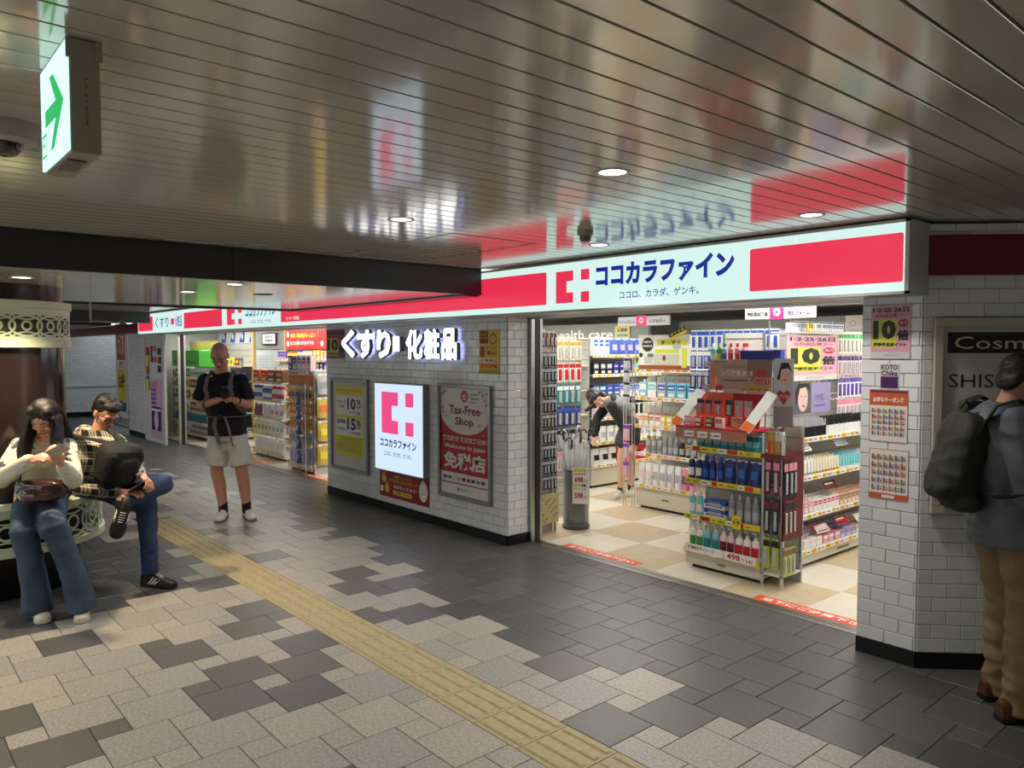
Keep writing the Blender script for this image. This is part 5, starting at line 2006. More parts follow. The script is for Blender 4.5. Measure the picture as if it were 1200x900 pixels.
# ---------------------------------------------------------------- A: front display rack (the big end cap in the right entrance)
PA = 'on the front display rack'
A = Rack('display_rack', 'tall chrome display rack full of skin care standing in the right entrance', -3.62, 4.93, 0, .66, .29, 1.12, base=.13, shelves=(.155, .42, .70, .955), rail='yellow')
A.stock(.157, 'pump', [('white', 'green'), ('aqua', 'teal'), ('palepink', 'maroon'), ('white', 'red')], .062, .215, .045, what='body soap', place='on the lowest shelf of the front display rack', rows=2)
A.stock(.421, 'bottle', [('aqua', 'white')], .055, .19, .04, .02, .15, what='lotion', place='at the left of the second shelf, front display rack')
for q in range(4):
    A.stock(.4215 + .034 * q, 'box', [('blue' if q % 2 else 'white', 'navy')], .19, .031, .10, .165, .36, what='flat carton', place='in the front display rack stack, tier %s from below' % ('one', 'two', 'three', 'four')[q])
A.stock(.421, 'bottle', [('grey', 'silver')], .058, .205, .045, .37, .64, what='hair care', place='on the second shelf of the front display rack', rows=2)
A.stock(.701, 'bottle', [('navy', 'white'), ('navy', 'blue')], .056, .19, .045, .01, .33, what='milk lotion', place='on the third shelf of the front display rack', rows=2)
A.stock(.701, 'pouch', [('navy', 'blue')], .095, .19, .05, .33, .65, what='large refill', place='on the third shelf of the front display rack')
A.stock(.956, 'pouch', [('teal', 'aqua')], .092, .125, .045, .10, .645, what='shiny refill', place='on the top shelf of the front display rack', rows=2, gap=-.03)
# front price board reading 498
pb = sheet('price_board', 'white price board reading 498 at the foot of the front display rack', 'price board', -3.60, 4.905, .135, .62, .062, C_('white'))
art(pb, [('T', '植物性ボディソープ', .03, .022, .27, .05, K_, .02), ('T', '498', .38, .01, .49, .056, RD, .03), ('T', '円', .50, .012, .525, .035, RD), ('T', '547', .54, .012, .60, .036, RD, .02), ('R', .35, .0, .355, .062, pm((220, 60, 120)))], 0)
ptg = sheet('price_flag', 'round yellow price flag on the second rail of the front display rack', 'price flag', -3.18, 4.905, .38, .075, .10, C_('yellow'))
art(ptg, [('C', .037, .05, .026, K_), ('C', .037, .05, .022, C_('yellow')), ('T', 'お得', .012, .04, .062, .062, K_, .02)], 0)
# red counter display tray on top
tr = empty('counter_display', (-3.66, 4.86, 1.10))
tag(tr, 'red and orange cardboard counter display with white wings on top of the front rack', 'display stand')
m_cor, m_rdb, m_pk = C_('coral'), pm((196, 30, 52)), pm((216, 168, 150))
b = MB(); b.box((0, 0, 0), (.62, .30, .018), m_rdb); b.box((0, -.006, -.07), (.62, .0, .02), pm((186, 120, 96))); b.build('tray', tr)
art(tr, [('R', 0, .006, .62, .02, m_rdb)] + [('R', .08 + .12 * k, -.06, .17 + .12 * k, -.015, W_) for k in range(3)] + [('T', '1,480', .085 + .12 * k, -.05, .16 + .12 * k, -.03, K_, .01) for k in range(3)], .006)
b = MB()
b.add([(.03, .19, .018), (.60, .19, .018), (.60, .28, .27), (.03, .28, .27)], [(0, 1, 2, 3)], m_cor)
b.add([(.03, .195, .018), (.03, .285, .27), (.60, .285, .27), (.60, .195, .018)], [(0, 1, 2, 3)], m_rdb)
b.add([(.33, .1885, .02), (.60, .1885, .02), (.60, .2785, .268), (.33, .2785, .268)], [(0, 1, 2, 3)], pm((160, 30, 44)))
b.build('back_card', tr)
for sx, lab in ((-1, 'white left wing'), (1, 'white right wing')):
    b = MB()
    x0 = 0 if sx < 0 else .62
    b.add([(x0 - .06 * 1, .0, .03), (x0 + .02, .0, .0), (x0 + .10, .24, .27), (x0 + .02, .24, .30)], [(0, 1, 2, 3)], C_('white'))
    b.add([(x0 - .06 * 1, .004, .03), (x0 + .02, .24 + .004, .30), (x0 + .10, .244, .27), (x0 + .02, .004, .0)], [(0, 1, 2, 3)], C_('white'))
    b.add([(x0 - .055, -.001, .033), (x0 + .018, -.001, .004), (x0 + .035, .05, .06), (x0 - .035, .05, .09)], [(0, 1, 2, 3)], C_('orange'))
    o = b.build('side_wing', tr)
fake = Rack.__new__(Rack)
fake.x, fake.y, fake.rz, fake.w, fake.tilt, fake.shelves = -3.66, 4.86, 0, .62, 0, ()
fake.stock(1.119, 'box', [('pink', 'white'), ('red', 'white'), ('brown', 'gold'), ('palepink', 'red')], .07, .075, .03, .05, .42, .02, what='cosmetic', place='in the front row of the red counter display', turn=.2)
fake.stock(1.20, 'blister', [('coral', 'black')], .068, .125, .03, .08, .31, .135, what='carded', place='at the back left of the red counter display')
fake.stock(1.20, 'blister', [('maroon', 'black'), ('pink', 'silver')], .068, .125, .03, .34, .58, .135, what='carded', place='at the back right of the red counter display')
fake.stock(1.119, 'pouch', [('coral', 'gold')], .10, .09, .05, .44, .58, .02, what='puffy', place='at the right end of the red counter display')
# header board with the hand picture, and the blue board behind it
hb_ = sheet('header_board', 'beige header board with lettering and a hand above the red counter display', 'board', -3.56, 5.16, 1.395, .54, .235, pm((190, 172, 158)), t=.006)
art(hb_, [('R', 0, 0, .54, .235, pm((186, 168, 156))), ('R', .33, .10, .54, .235, pm((140, 120, 110))), ('R', .0, .205, .20, .235, pm((200, 186, 160))), ('R', .03, .208, .16, .222, pm((170, 140, 70))),
          ('P', [(.0, 0), (.09, 0), (.10, .06), (.06, .12), (.05, .19), (.035, .19), (.03, .13), (.02, .20), (.008, .19), (0, .12)], pm((222, 150, 110))), ('P', [(.03, 0), (.06, .0), (.075, .07), (.05, .11)], pm((236, 190, 160))),
          ('T', 'シワ改善', .10, .105, .28, .155, pm((240, 236, 230)), .02), ('T', '高保湿', .29, .105, .38, .15, pm((240, 236, 230)), .02), ('T', '目もと口もとあきらめない', .12, .17, .32, .19, K_), ('R', .13, .07, .34, .078, K_),
          ('C', .45, .13, .05, pm((196, 60, 60)), .03), ('P', [(.36, .07), (.40, .15), (.42, .15), (.385, .07)], pm((200, 90, 70))), ('R', .40, .05, .52, .085, pm((206, 40, 50))), ('T', 'しっとり', .41, .055, .51, .08, W_, .02)], 0)
b = MB()
for k in range(4):
    b.box((.29 + .062 * k, -.014, -.005), (.345 + .062 * k, -.010, .035), C_('gold'))
    b.box((.295 + .062 * k, -.0146, .005), (.340 + .062 * k, -.0139, .015), C_('red'))
b.box((.06, -.014, -.01), (.12, -.010, .03), C_('red'))
b.build('price_cards', hb_)
bb = MB(); bb.bbox((0, 0, 0), (.34, .06, .075), .003, pm((22, 44, 140))); bb.box((.27, -.001, .0), (.34, 0, .075), pm((60, 50, 140)))
bb.box((.03, .02, -.505), (.038, .028, 0), m_wire); bb.box((.30, .02, -.505), (.308, .028, 0), m_wire)
bb = bb.build('display_box', None, (-3.30, 5.17, 1.625))
tag(bb, 'flat deep blue box standing behind the beige header board', 'box')
pole = MB(); pole.box((.05, .006, -.275), (.058, .012, 0), m_wire); pole.box((.48, .006, -.275), (.488, .012, 0), m_wire)
pole.build('support', hb_)
A2 = Rack('display_rack', 'upper chrome rack carrying boards directly behind the front display rack', -3.66, 5.24, 0, .38, .26, 1.84, base=.13, shelves=(1.10, 1.42, 1.60), rail='white')
A2.stock(1.605, 'bottle', [('aqua', 'white'), ('green', 'lime'), ('silver', 'blue'), ('pink', 'red')], .045, .15, .035, what='slim toner', place='on the highest shelf behind the blue board', rows=2)
A2.stock(1.425, 'blister', [('blue', 'white'), ('navy', 'silver')], .07, .16, .03, .0, .25, what='carded', place='on the middle shelf behind the beige header board')

# narrow strip of hanging packs at the right corner of the front rack
AS = Rack('hook_stand', 'narrow chrome stand of hanging dark packs at the right corner of the front rack', -2.955, 4.93, 0, .17, .28, 1.15, base=0, shelves=(.10,), rail=None, back=True)
AS.pegs(.10, .36, 1, 'blister', [('lime', 'black')], .05, .22, .02, y=-.02, what='carded', place='lowest at the corner of the front rack')
AS.pegs(.36, .92, 2, 'blister', [('black', 'maroon'), ('maroon', 'pink')], .045, .25, .02, y=-.02, what='long carded', place='at the corner of the front rack')
AS.stock(.96, 'pencil', [('orange', 'gold'), ('gold', 'white')], .018, .16, .018, y=.02, what='bright', place='on top of the front corner stand', rows=2, gap=.003)
b = MB(); b.box((0, -.012, .93), (.17, .27, .96), C_('maroon')); b.box((.160, -.005, .35), (.172, .27, .96), pm((92, 14, 26))); b.build('red_panel', AS.root)
AF = Rack.__new__(Rack)
AF.x, AF.y, AF.rz, AF.w, AF.tilt, AF.shelves = -2.775, 4.92, PI / 2, .28, 0, ()
for zz, cc, hh in ((.10, ('lime', 'brown'), .2), (.38, ('maroon', 'black'), .26), (.66, ('black', 'pink'), .26)):
    AF.stock(zz, 'blister', [cc], .05, hh, .02, .0, .17, -.012, what='side carded', place='on the flank of the front corner stand')
rbn = sheet('advert_panel', 'tall slim panel with red heart and woman portrait beside the beige header board', 'panel', -2.98, 5.12, 1.14, .14, .50, pm((200, 196, 196)), rz=.25)
art(rbn, [('R', 0, .26, .14, .5, pm((196, 200, 210))), ('C', .075, .38, .042, pm((226, 190, 170)), .075), ('P', [(.02, .35), (.05, .47), (.10, .47), (.13, .40), (.10, .43), (.05, .42), (.04, .34)], K_), ('R', .055, .385, .070, .389, K_), ('R', .085, .385, .10, .389, K_), ('C', .078, .345, .012, RD, .005),
          ('P', [(.02, .24), (.07, .16), (.12, .24), (.10, .27), (.07, .25), (.04, .27)], RD), ('T', 'ハリ', .04, .21, .10, .24, W_, .02), ('R', .0, .0, .14, .15, pm((150, 148, 150)))], 0)

# ---------------------------------------------------------------- B: long side of the main gondola, faces the right
PB = 'along the long side of the right gondola'
Bk = Rack('cosmetics_gondola', 'long white gondola of small cosmetics running back behind the front display rack', -2.955, 5.26, PI / 2, 1.9, .0 + .30, 1.32, base=.12, shelves=(.14, .42, .72, 1.02), rail='white', tilt=R(12))
for z, kind, cols, w, h, d, what, rows in (
        (.142, 'box', [('palepink', 'pink'), ('white', 'palepink'), ('pink', 'white'), ('lilac', 'purple'), ('cream', 'orange')], .085, .075, .06, 'small sample', 3),
        (.422, 'box', [('palepink', 'pink'), ('white', 'red'), ('skin', 'brown'), ('pink', 'white')], .06, .10, .035, 'make-up', 3),
        (.722, 'tube', [('white', 'silver'), ('cream', 'gold'), ('aqua', 'white'), ('palepink', 'white')], .035, .12, .028, 'foundation', 3),
        (1.022, 'pencil', [('black', 'silver'), ('white', 'black'), ('silver', 'black')], .016, .13, .016, 'mascara', 4)):
    Bk.stock(z, kind, cols, w, h, d, what=what, rows=rows, place={.142: 'on the bottom shelf', .422: 'on the second shelf', .722: 'on the third shelf', 1.022: 'on the top shelf'}[z] + ' of the right gondola', vary=.2, gap=.012)
# tilted leaflets and show cards lying on the shelves
for k, (lx, z, c, nm) in enumerate(((.25, .30, 'purple', 'purple and white'), (.62, .24, 'palepink', 'pale pink'), (.95, .26, 'red', 'red'), (1.3, .24, 'white', 'white'), (.2, .60, 'pink', 'pink'), (.75, .58, 'maroon', 'dark red'), (.3, .92, 'white', 'narrow white'), (.9, .92, 'silver', 'silver'))):
    o = MB(); o.box((-.10, -.0, 0), (.10, .004, .07), C_(c)); o.box((-.08, -.001, .04), (.05, 0, .055), C_('white')); o.box((-.08, -.001, .012), (.08, 0, .02), C_('black'))
    o = o.build('show_card', None, Bk.world(lx, .005, z))
    o.rotation_euler = (R(-38), 0, PI / 2)
    tag(o, '%s show card on a shelf edge of the right gondola, %s' % (nm, ('lowest tier', 'lowest tier', 'lowest tier', 'lowest tier', 'second tier', 'second tier', 'upper tier', 'upper tier')[k]), 'show card')
for k, (lx, z) in enumerate(((.12, .16), (.16, .44))):
    o = MB(); o.bbox((-.07, 0, 0), (.07, .07, .16), .01, C_('palepink' if k == 0 else 'skin')); o.add([(-.05, -.001, .05), (.05, -.001, .05), (.05, -.001, .12), (-.05, -.001, .12)], [(0, 1, 2, 3)], C_('white')); o.sell((-.02, -.004, .09), (.018, .006, .018), 1, m=C_('pink'), n=10, k=6); o.sell((.025, -.004, .08), (.014, .006, .014), 1, m=C_('coral'), n=10, k=6)
    o = o.build('gift_box', None, Bk.world(lx, .0, z), PI / 2)
    tag(o, ('pale pink gift box at the near end of the lowest gondola shelf', 'beige gift box with round dots at the near end of the second gondola shelf')[k], 'box')
# portrait panel and ten-times poster board above
pp = sheet('portrait_panel', 'lilac panel with a woman portrait on the gondola below the ten-times poster', 'panel', -3.05, 5.50, 1.20, .62, .24, pm((150, 140, 180)), rz=PI / 2)
art(pp, [('R', .0, 0, .62, .24, pm((152, 144, 186))), ('R', 0, 0, .30, .24, pm((90, 86, 100))), ('C', .17, .12, .075, pm((228, 194, 176)), .105), ('P', [(.06, .06), (.05, .18), (.10, .24), (.26, .24), (.28, .17), (.22, .21), (.12, .20), (.09, .12)], K_),
         ('R', .12, .135, .155, .14, K_), ('R', .19, .135, .225, .14, K_), ('C', .175, .06, .022, RD, .009), ('P', [(.165, .13), (.18, .09), (.16, .09)], pm((206, 164, 146))), ('T', 'ツヤ肌', .36, .09, .50, .15, pm((90, 84, 130)), .0), ('R', .36, .05, .52, .06, pm((100, 90, 140)))], 0)
tp = sheet('points_poster', 'large pink and yellow ten-times points poster hanging over the right gondola', 'poster', -3.05, 5.42, 1.46, .80, .36, pm((200, 190, 190)), rz=PI / 2, t=.004)
tenx(tp, .80, .36)
for q in (.05, .72):
    MB().cyl((q, .002, .355), (q, .002, .48), .003, n=5, m=m_wire).build('hanger', tp)
Bh = Rack('hook_stand', 'wire stand of hanging brushes and small packs right of the portrait panel', -3.10, 6.28, PI / 2, .72, .05, 1.86, base=0, z0=1.34, shelves=(), rail=None)
Bh.pegs(1.10, 1.85, 4, 'blister', [('palepink', 'pink'), ('white', 'purple'), ('palepink', 'navy'), ('cream', 'green')], .07, .18, .02, y=-.03, what='small carded', place='on the wire stand behind the portrait')
# wall shelving behind the main gondola on the right (X about -2 and beyond) and deep aisles
PC = ''


def filler(name, label, x, y, rz, w, d, h, shelves, place, pal, seed, sizes=((.06, .16, .045),), rows=1, kinds=('box', 'bottle', 'pouch', 'blister'), rail='white', base=.16, back=True):
    q = Rack(name, label, x, y, rz, w, d, h, base=base, shelves=shelves, rail=rail, back=back)
    rr = random.Random(seed)
    tiers = ('lowest', 'second', 'third', 'fourth', 'fifth', 'sixth', 'seventh')
    for i, z in enumerate(shelves):
        x0 = .02
        seg = 0
        top_ = (shelves[i + 1] if i + 1 < len(shelves) else h + .12) - z - .05
        while x0 < w - .08:
            kind = rr.choice(kinds)
            ww, hh, dd = rr.choice(sizes)
            hh = min(hh * rr.uniform(.85, 1.15), top_)
            L = min(rr.choice((.25, .35, .45)), w - .02 - x0)
            c, c2 = rr.choice(pal), rr.choice(pal)
            q.stock(z + .001, kind, [(c, c2)], ww, hh, dd, x0, x0 + L, what='small' if ww < .07 else 'medium', place='on the %s shelf of %s' % (tiers[i], place), rows=rows)
            x0 += L + .01
            seg += 1
    return q


# goods above and behind the header board
H1 = Rack('gondola', 'gondola of blue and white toothbrush packs rising behind the header board', -4.22, 5.80, 0, .92, .30, 1.88, base=.16, shelves=(.2, .6, 1.0, 1.30), rail='white')
H1.pegs(1.34, 1.88, 3, 'blister', [('navy', 'silver'), ('blue', 'white'), ('white', 'blue')], .062, .17, .02, y=-.03, what='toothbrush', place='behind the header board')
H1.stock(1.001, 'box', [('white', 'blue'), ('aqua', 'white')], .10, .2, .06, what='toothpaste', place='behind the header board')
H2 = Rack('gondola', 'gondola of pale bottles behind the ten-times poster', -3.30, 7.25, 0, 1.3, .30, 1.86, base=.16, shelves=(.2, .6, 1.0, 1.35, 1.62), rail='cream')
H2.stock(1.621, 'bottle', [('pink', 'white'), ('palepink', 'silver'), ('yellow', 'white'), ('silver', 'grey')], .06, .19, .05, what='rinse', place='on the top shelf behind the ten-times poster')
H2.stock(1.351, 'pouch', [('palepink', 'pink'), ('white', 'grey')], .10, .20, .05, what='rinse', place='on the fourth shelf behind the ten-times poster')
H3 = Rack('wire_basket', 'chrome wire basket with small boxes above the ten-times poster', -3.02, 5.44, PI / 2, .86, .20, 1.93, base=0, z0=1.32, shelves=(1.845,), rail=None, back=False, cat='basket', post=.008)
b = MB()
for k in range(22):
    b.box((.01 + .04 * k, -.004, 1.845), (.013 + .04 * k, -.001, 1.925), m_wire)
b.box((0, -.005, 1.922), (.86, 0, 1.928), m_wire)
o = b.build('basket_wires', H3.root); o['kind'] = 'stuff'
H3.stock(1.847, 'box', [('white', 'grey'), ('silver', 'black'), ('yellow', 'black'), ('white', 'blue')], .10, .065, .06, what='spare', place='in the wire basket above the ten-times poster', turn=.3)

# C: middle gondola end cap
Cg = Rack('gondola', 'cream end-cap gondola in the middle of the right entrance with white refill packs', -5.36, 6.40, 0, .80, .45, 1.86, base=.24, shelves=(.26, .60, .90, 1.20, 1.50), rail='palepink')
Cg.stock(.261, 'pouch', [('white', 'palepink'), ('white', 'silver'), ('white', 'lilac'), ('pink', 'purple')], .085, .24, .05, what='tall', place='on the lowest shelf of the middle gondola', rows=1)
Cg.stock(.601, 'bottle', [('silver', 'grey'), ('grey', 'silver'), ('black', 'silver')], .065, .19, .05, .12, .78, what='hair', place='on the second shelf of the middle gondola')
Cg.stock(.901, 'box', [('cream', 'orange'), ('white', 'red'), ('yellow', 'white'), ('palepink', 'coral'), ('black', 'red')], .065, .11, .04, what='puff', place='on the third shelf of the middle gondola, front row', turn=.2)
Cg.stock(.901, 'pouch', [('white', 'pink'), ('cream', 'lime')], .10, .20, .05, y=.14, what='standing', place='on the third shelf of the middle gondola, back row')
Cg.stock(1.201, 'box', [('aqua', 'white'), ('white', 'aqua'), ('silver', 'blue'), ('aqua', 'blue')], .11, .16, .06, what='clear wipe', place='on the fourth shelf of the middle gondola')
Cg.stock(1.201, 'pouch', [('white', 'cream'), ('palepink', 'white')], .11, .22, .05, y=.14, what='standing', place='on the fourth shelf of the middle gondola, back row')
pnl = sheet('product_board', 'black white and lime board with round black badge on the middle gondola', 'board', -5.30, 6.375, 1.50, .66, .36, pm((226, 226, 214)), t=.006)
LM = pm((206, 214, 50))
art(pnl, [('R', 0, 0, .66, .045, pm((150, 70, 40))), ('R', .24, .25, .62, .31, LM), ('R', .22, .17, .52, .21, LM), ('R', .56, .02, .62, .22, LM), ('C', .12, .26, .075, K_), ('T', 'NEW', .07, .275, .17, .30, W_, .02), ('T', '医薬部外品', .06, .235, .18, .255, W_, .02), ('C', .03, .15, .025, K_),
          ('R', .12, .13, .20, .165, pm((90, 110, 120))), ('R', .08, .06, .18, .13, pm((190, 190, 180))), ('R', .2, .05, .52, .16, pm((196, 196, 176))), ('C', .34, .12, .02, pm((120, 50, 30)), .03), ('C', .5, .24, .05, pm((180, 184, 180)), .03), ('T', 'まっすぐ', .3, .26, .55, .30, K_, .02)], 0)
yt = sheet('offer_ticket', 'tilted black and yellow offer ticket above the middle gondola board', 'ticket', -4.88, 6.37, 1.80, .22, .07, pm((216, 206, 40)))
yt.rotation_euler = (0, R(-22), 0)
art(yt, [('R', 0, .03, .22, .07, K_), ('T', 'おすすめ', .02, .038, .20, .064, Y_, .02)], 0)
# grey hanging packs on the left flank of the middle gondola
Ch = Rack('hook_stand', 'dark narrow stand of clear hanging packs on the left flank of the middle gondola', -5.50, 6.36, 0, .13, .05, 1.70, base=0, shelves=(), rail=None, back=False, post=.008)
Ch.pegs(1.10, 1.62, 4, 'blister', [('silver', 'black')], .085, .12, .02, y=-.03, what='clear', place='at the left flank of the middle gondola')
Ch.pegs(.30, .90, 3, 'blister', [('pink', 'purple')], .085, .18, .02, y=-.03, what='carded', place='low at the left flank of the middle gondola')

# side of the middle gondola
filler('gondola', 'long gondola running back from the middle end cap', -4.54, 6.90, PI / 2, 2.2, .40, 1.80, (.26, .58, .90, 1.22, 1.52), 'the gondola behind the middle cap', ('white', 'aqua', 'blue', 'pink', 'green', 'silver'), 5, sizes=((.07, .18, .05), (.09, .2, .05)))

# D: left gondola (front and its right flank)
filler('gondola', 'white gondola end behind the umbrella stand', -7.35, 6.40, 0, .93, .40, 1.84, (.26, .60, .92, 1.22, 1.52), 'the gondola end behind the umbrellas', ('white', 'palepink', 'blue', 'silver', 'lilac', 'aqua', 'cream'), 21, sizes=((.09, .18, .05), (.07, .2, .05)))
Dg = Rack('gondola', 'long white gondola with blue and white packs running back behind the bending woman', -6.41, 6.84, PI / 2, 2.3, .42, 1.86, base=.26, shelves=(.28, .56, .86, 1.14, 1.40, 1.64), rail='cream')
Dg.stock(.281, 'pouch', [('white', 'black'), ('red', 'black'), ('red', 'white'), ('white', 'silver')], .15, .20, .08, what='fat', place='on the lowest shelf behind the bending woman')
Dg.stock(.561, 'pouch', [('white', 'silver'), ('white', 'grey')], .13, .19, .06, what='white refill', place='on the second shelf behind the bending woman')
Dg.stock(.861, 'blister', [('palepink', 'pink'), ('white', 'black'), ('cream', 'green'), ('silver', 'black')], .09, .22, .03, what='carded', place='on the third shelf behind the bending woman')
Dg.stock(1.141, 'box', [('navy', 'aqua'), ('blue', 'purple'), ('lilac', 'blue')], .12, .13, .06, 0.02, .9, what='blue', place='on the fourth shelf behind the bending woman')
Dg.stock(1.141, 'bottle', [('silver', 'white')], .06, .18, .05, 1.0, 2.25, what='grey', place='at the far end of the fourth shelf behind the bending woman')
Dg.stock(1.401, 'box', [('black', 'silver'), ('navy', 'purple')], .10, .15, .06, .02, .75, what='dark', place='on the fifth shelf behind the bending woman')
Dg.stock(1.401, 'bottle', [('aqua', 'yellow'), ('teal', 'aqua'), ('yellow', 'black'), ('green', 'white')], .065, .17, .05, .8, 2.25, what='bright', place='on the fifth shelf behind the bending woman')
Dg.stock(1.641, 'pouch', [('blue', 'lilac'), ('purple', 'palepink'), ('blue', 'yellow')], .14, .21, .06, .35, 2.25, what='blue', place='on the top shelf behind the bending woman')
Dg.stock(1.641, 'box', [('white', 'blue')], .08, .22, .05, .02, .33, what='white', place='on the top shelf at the near corner behind the bending woman')

# E: black hanging rack just inside the left door post
Eg = Rack('hook_rack', 'narrow upright rack of small black hanging goods just inside the door post', -5.10, 4.66, PI / 2, .30, .06, 1.88, base=0, shelves=(.10, .36), rail=None)
Eg.pegs(.40, 1.68, 9, 'blister', [('black', 'silver')], .038, .125, .02, y=-.035, what='tiny black carded', place='on the rack inside the door post')
Eg.pegs(1.70, 1.86, 1, 'blister', [('maroon', 'brown')], .04, .13, .02, y=-.035, what='tiny carded', place='atop the rack inside the door post')
b = MB(); b.box((.0, -.03, .10), (.30, -.026, .37), pm((186, 176, 130))); 
for k in range(22):
    b.box((.02 + .26 * ((k * 37) % 20) / 20, -.031, .12 + .22 * ((k * 13) % 11) / 11), (.035 + .26 * ((k * 37) % 20) / 20, -.030, .135 + .22 * ((k * 13) % 11) / 11), C_('purple' if k % 3 else 'brown'))
b.build('patterned_panel', Eg.root)
Eg2 = Rack('hook_rack', 'second upright rack with pale packs and a blue hanger behind the black goods', -5.55, 5.35, PI / 2, .40, .06, 1.84, base=0, shelves=(.4,), rail=None)
Eg2.pegs(.45, 1.80, 6, 'blister', [('palepink', 'pink'), ('silver', 'black'), ('navy', 'blue'), ('teal', 'white'), ('white', 'red'), ('cream', 'gold')], .075, .20, .03, y=-.04, what='large carded', place='on the rack behind the black goods')

# umbrella stand
us = empty('umbrella_bin', (-5.10, 5.22, 0))
tag(us, 'clear grey cylindrical umbrella bin with price sheet standing in the entrance', 'umbrella bin')
m_smoke = mat('smoky_plastic', S(120, 122, 124), .1, alpha=.42, spec=.6)
MB().lathe([(.125, .03), (.128, .56), (.122, .56), (.119, .035)], 28, m=m_smoke, cap=False).build('drum', us, smooth=True, sharp=40)
MB().lathe([(.13, 0), (.132, .03), (.12, .045), (0, .045)], 28, m=mat('bin_base', S(70, 70, 70), .4)).build('base', us, smooth=True, sharp=40)
MB().lathe([(.130, .55), (.133, .565), (.122, .57), (.120, .55)], 28, m=mat('bin_base', S(70, 70, 70), .4), cap=False).build('rim', us, smooth=True, sharp=40)
ps = sheet('price_sheet', 'white price sheet with red figures 698 and 598 taped to the umbrella bin', 'price sheet', -4.985, 5.13, .26, .16, .34, W_, rz=R(50), t=.002)
ps.location = (-5.02, 5.09, .26); ps.rotation_euler = (0, 0, R(40))
art(ps, [('R', .01, .30, .13, .33, Y_), ('T', '晴雨兼用傘', .02, .27, .13, .29, K_), ('T', '698', .02, .20, .10, .255, RD, .03), ('T', '円', .11, .20, .14, .225, RD), ('R', .01, .16, .13, .185, Y_), ('R', .09, .16, .13, .185, pm((60, 130, 180))), ('T', 'ビニール傘', .02, .13, .13, .15, K_), ('T', '598', .02, .05, .10, .105, RD, .03), ('T', '円', .11, .05, .14, .075, RD)], 0)
m_vinyl = mat('clear_vinyl', S(200, 204, 206), .12, alpha=.5)
for k in range(12):
    a = 2 * PI * k / 12 + .2
    r0, r1 = .035 + .03 * (k % 3), .085 + .05 * (k % 2)
    p0 = Vector((r0 * math.cos(a), r0 * math.sin(a), .05))
    lean = Vector((r1 * math.cos(a + .5), r1 * math.sin(a + .5), .76 + .03 * (k % 4)))
    if p0.to_2d().length > .1:
        continue
    e = empty('umbrella', (-5.10, 5.22, 0))
    tag(e, 'clear vinyl umbrella with black hooked handle standing in the bin', 'umbrella', 'umbrellas in the clear bin')
    MB().tube([p0, p0.lerp(lean, .6), lean], [.004, .026, .008], 8, m_vinyl).build('canopy', e, smooth=True)
    d_ = (lean - p0).normalized()
    MB().cyl(p0, lean + d_ * .02, .004, n=6, m=m_wire).build('shaft', e)
    side = Vector((math.cos(a), math.sin(a), 0))
    hk = [lean + d_ * .0, lean + d_ * .08]
    for q in range(7):
        t = PI * q / 6
        hk.append(lean + d_ * (.08 + .035 * math.sin(t)) + side * (.03 - .03 * math.cos(t)))
    MB().tube(hk, .008, 8, mat('handle_black' if k % 3 else 'handle_white', S(26, 26, 28) if k % 3 else S(200, 200, 198), .3)).build('handle', e, smooth=True)

# hanging aisle signs
for (x, y, z, w, t1, t2, lab) in ((-5.27, 6.0, 1.945, .66, 'トリートメント', 'ヘアカラー', 'hanging white aisle sign with pink square over the middle gondola'), (-3.47, 5.5, 1.945, .60, '敏感肌化粧品', '洗顔フォーム', 'hanging white aisle sign with pink square over the right gondola')):
    e = empty('aisle_sign', (x, y, z))
    tag(e, lab, 'sign')
    b = MB(); b.bbox((0, 0, 0), (w, .02, .095), .004, pm((176, 176, 175))); b.build('board', e)
    pkm = pm((214, 44, 104))
    art(e, [('R', w * .37, 0, w * .57, .095 + .01, pkm), ('C', w * .47, .055, .032, pm((180, 180, 178))), ('C', w * .47, .055, .012, pkm), ('T', t1, w * .04, .025, w * .34, .06, K_, .03), ('T', t2, w * .62, .025, w * .93, .06, K_, .02)], 0)
    for q in (.1, .9):
        MB().cyl((w * q, .01, .095), (w * q, .01, .33), .002, n=5, m=m_wire).build('wire', e)

# grey fascia on the back of the shop and the health sign
b = MB(); b.box((-10.2, 9.0, 1.80), (-7.3, 9.06, 2.12), m_grey)
bh = b.build('category_fascia'); tag(bh, 'grey wall fascia with white health care lettering at the back of the shop', 'sign')
art(bh, [('T', 'health care', -9.35, 1.875, -8.0, 2.03, W_, .02)], -9.0)
o = sheet('small_poster', 'small yellow and green poster right of the health care lettering', 'poster', -7.95, 8.985, 1.83, .30, .25, pm((224, 220, 130)))
art(o, [('R', 0, 0, .3, .05, pm((70, 190, 150))), ('T', 'お買得', .05, .15, .25, .21, K_, .02), ('R', .04, .08, .26, .12, pm((120, 160, 180)))], 0)
o = sheet('small_poster', 'small white and yellow poster left of the health care lettering', 'poster', -9.95, 8.985, 1.84, .42, .22, pm((232, 232, 220)))
art(o, [('C', .15, .15, .05, pm((60, 90, 150)), .03), ('R', 0, 0, .42, .05, pm((226, 214, 90)))], 0)
b = MB(); b.box((-7.2, 9.6, 1.72), (-1.6, 9.66, 2.14), m_grey); bh = b.build('category_fascia'); tag(bh, 'long plain grey wall fascia at the back right of the shop', 'sign')
o = sheet('line_poster', 'white poster with pink line drawings at the upper right back of the shop', 'poster', -4.6, 9.59, 1.78, .80, .36, pm((232, 226, 226)), t=.003)
art(o, [('C', .10 + .14 * k, .26, .035, pm((200, 120, 130))) for k in range(4)] + [('C', .10 + .14 * k, .26, .029, pm((232, 226, 226))) for k in range(4)] + [('R', .05, .05 + .04 * k, .55, .055 + .04 * k, pm((160, 150, 150))) for k in range(4)], 0)
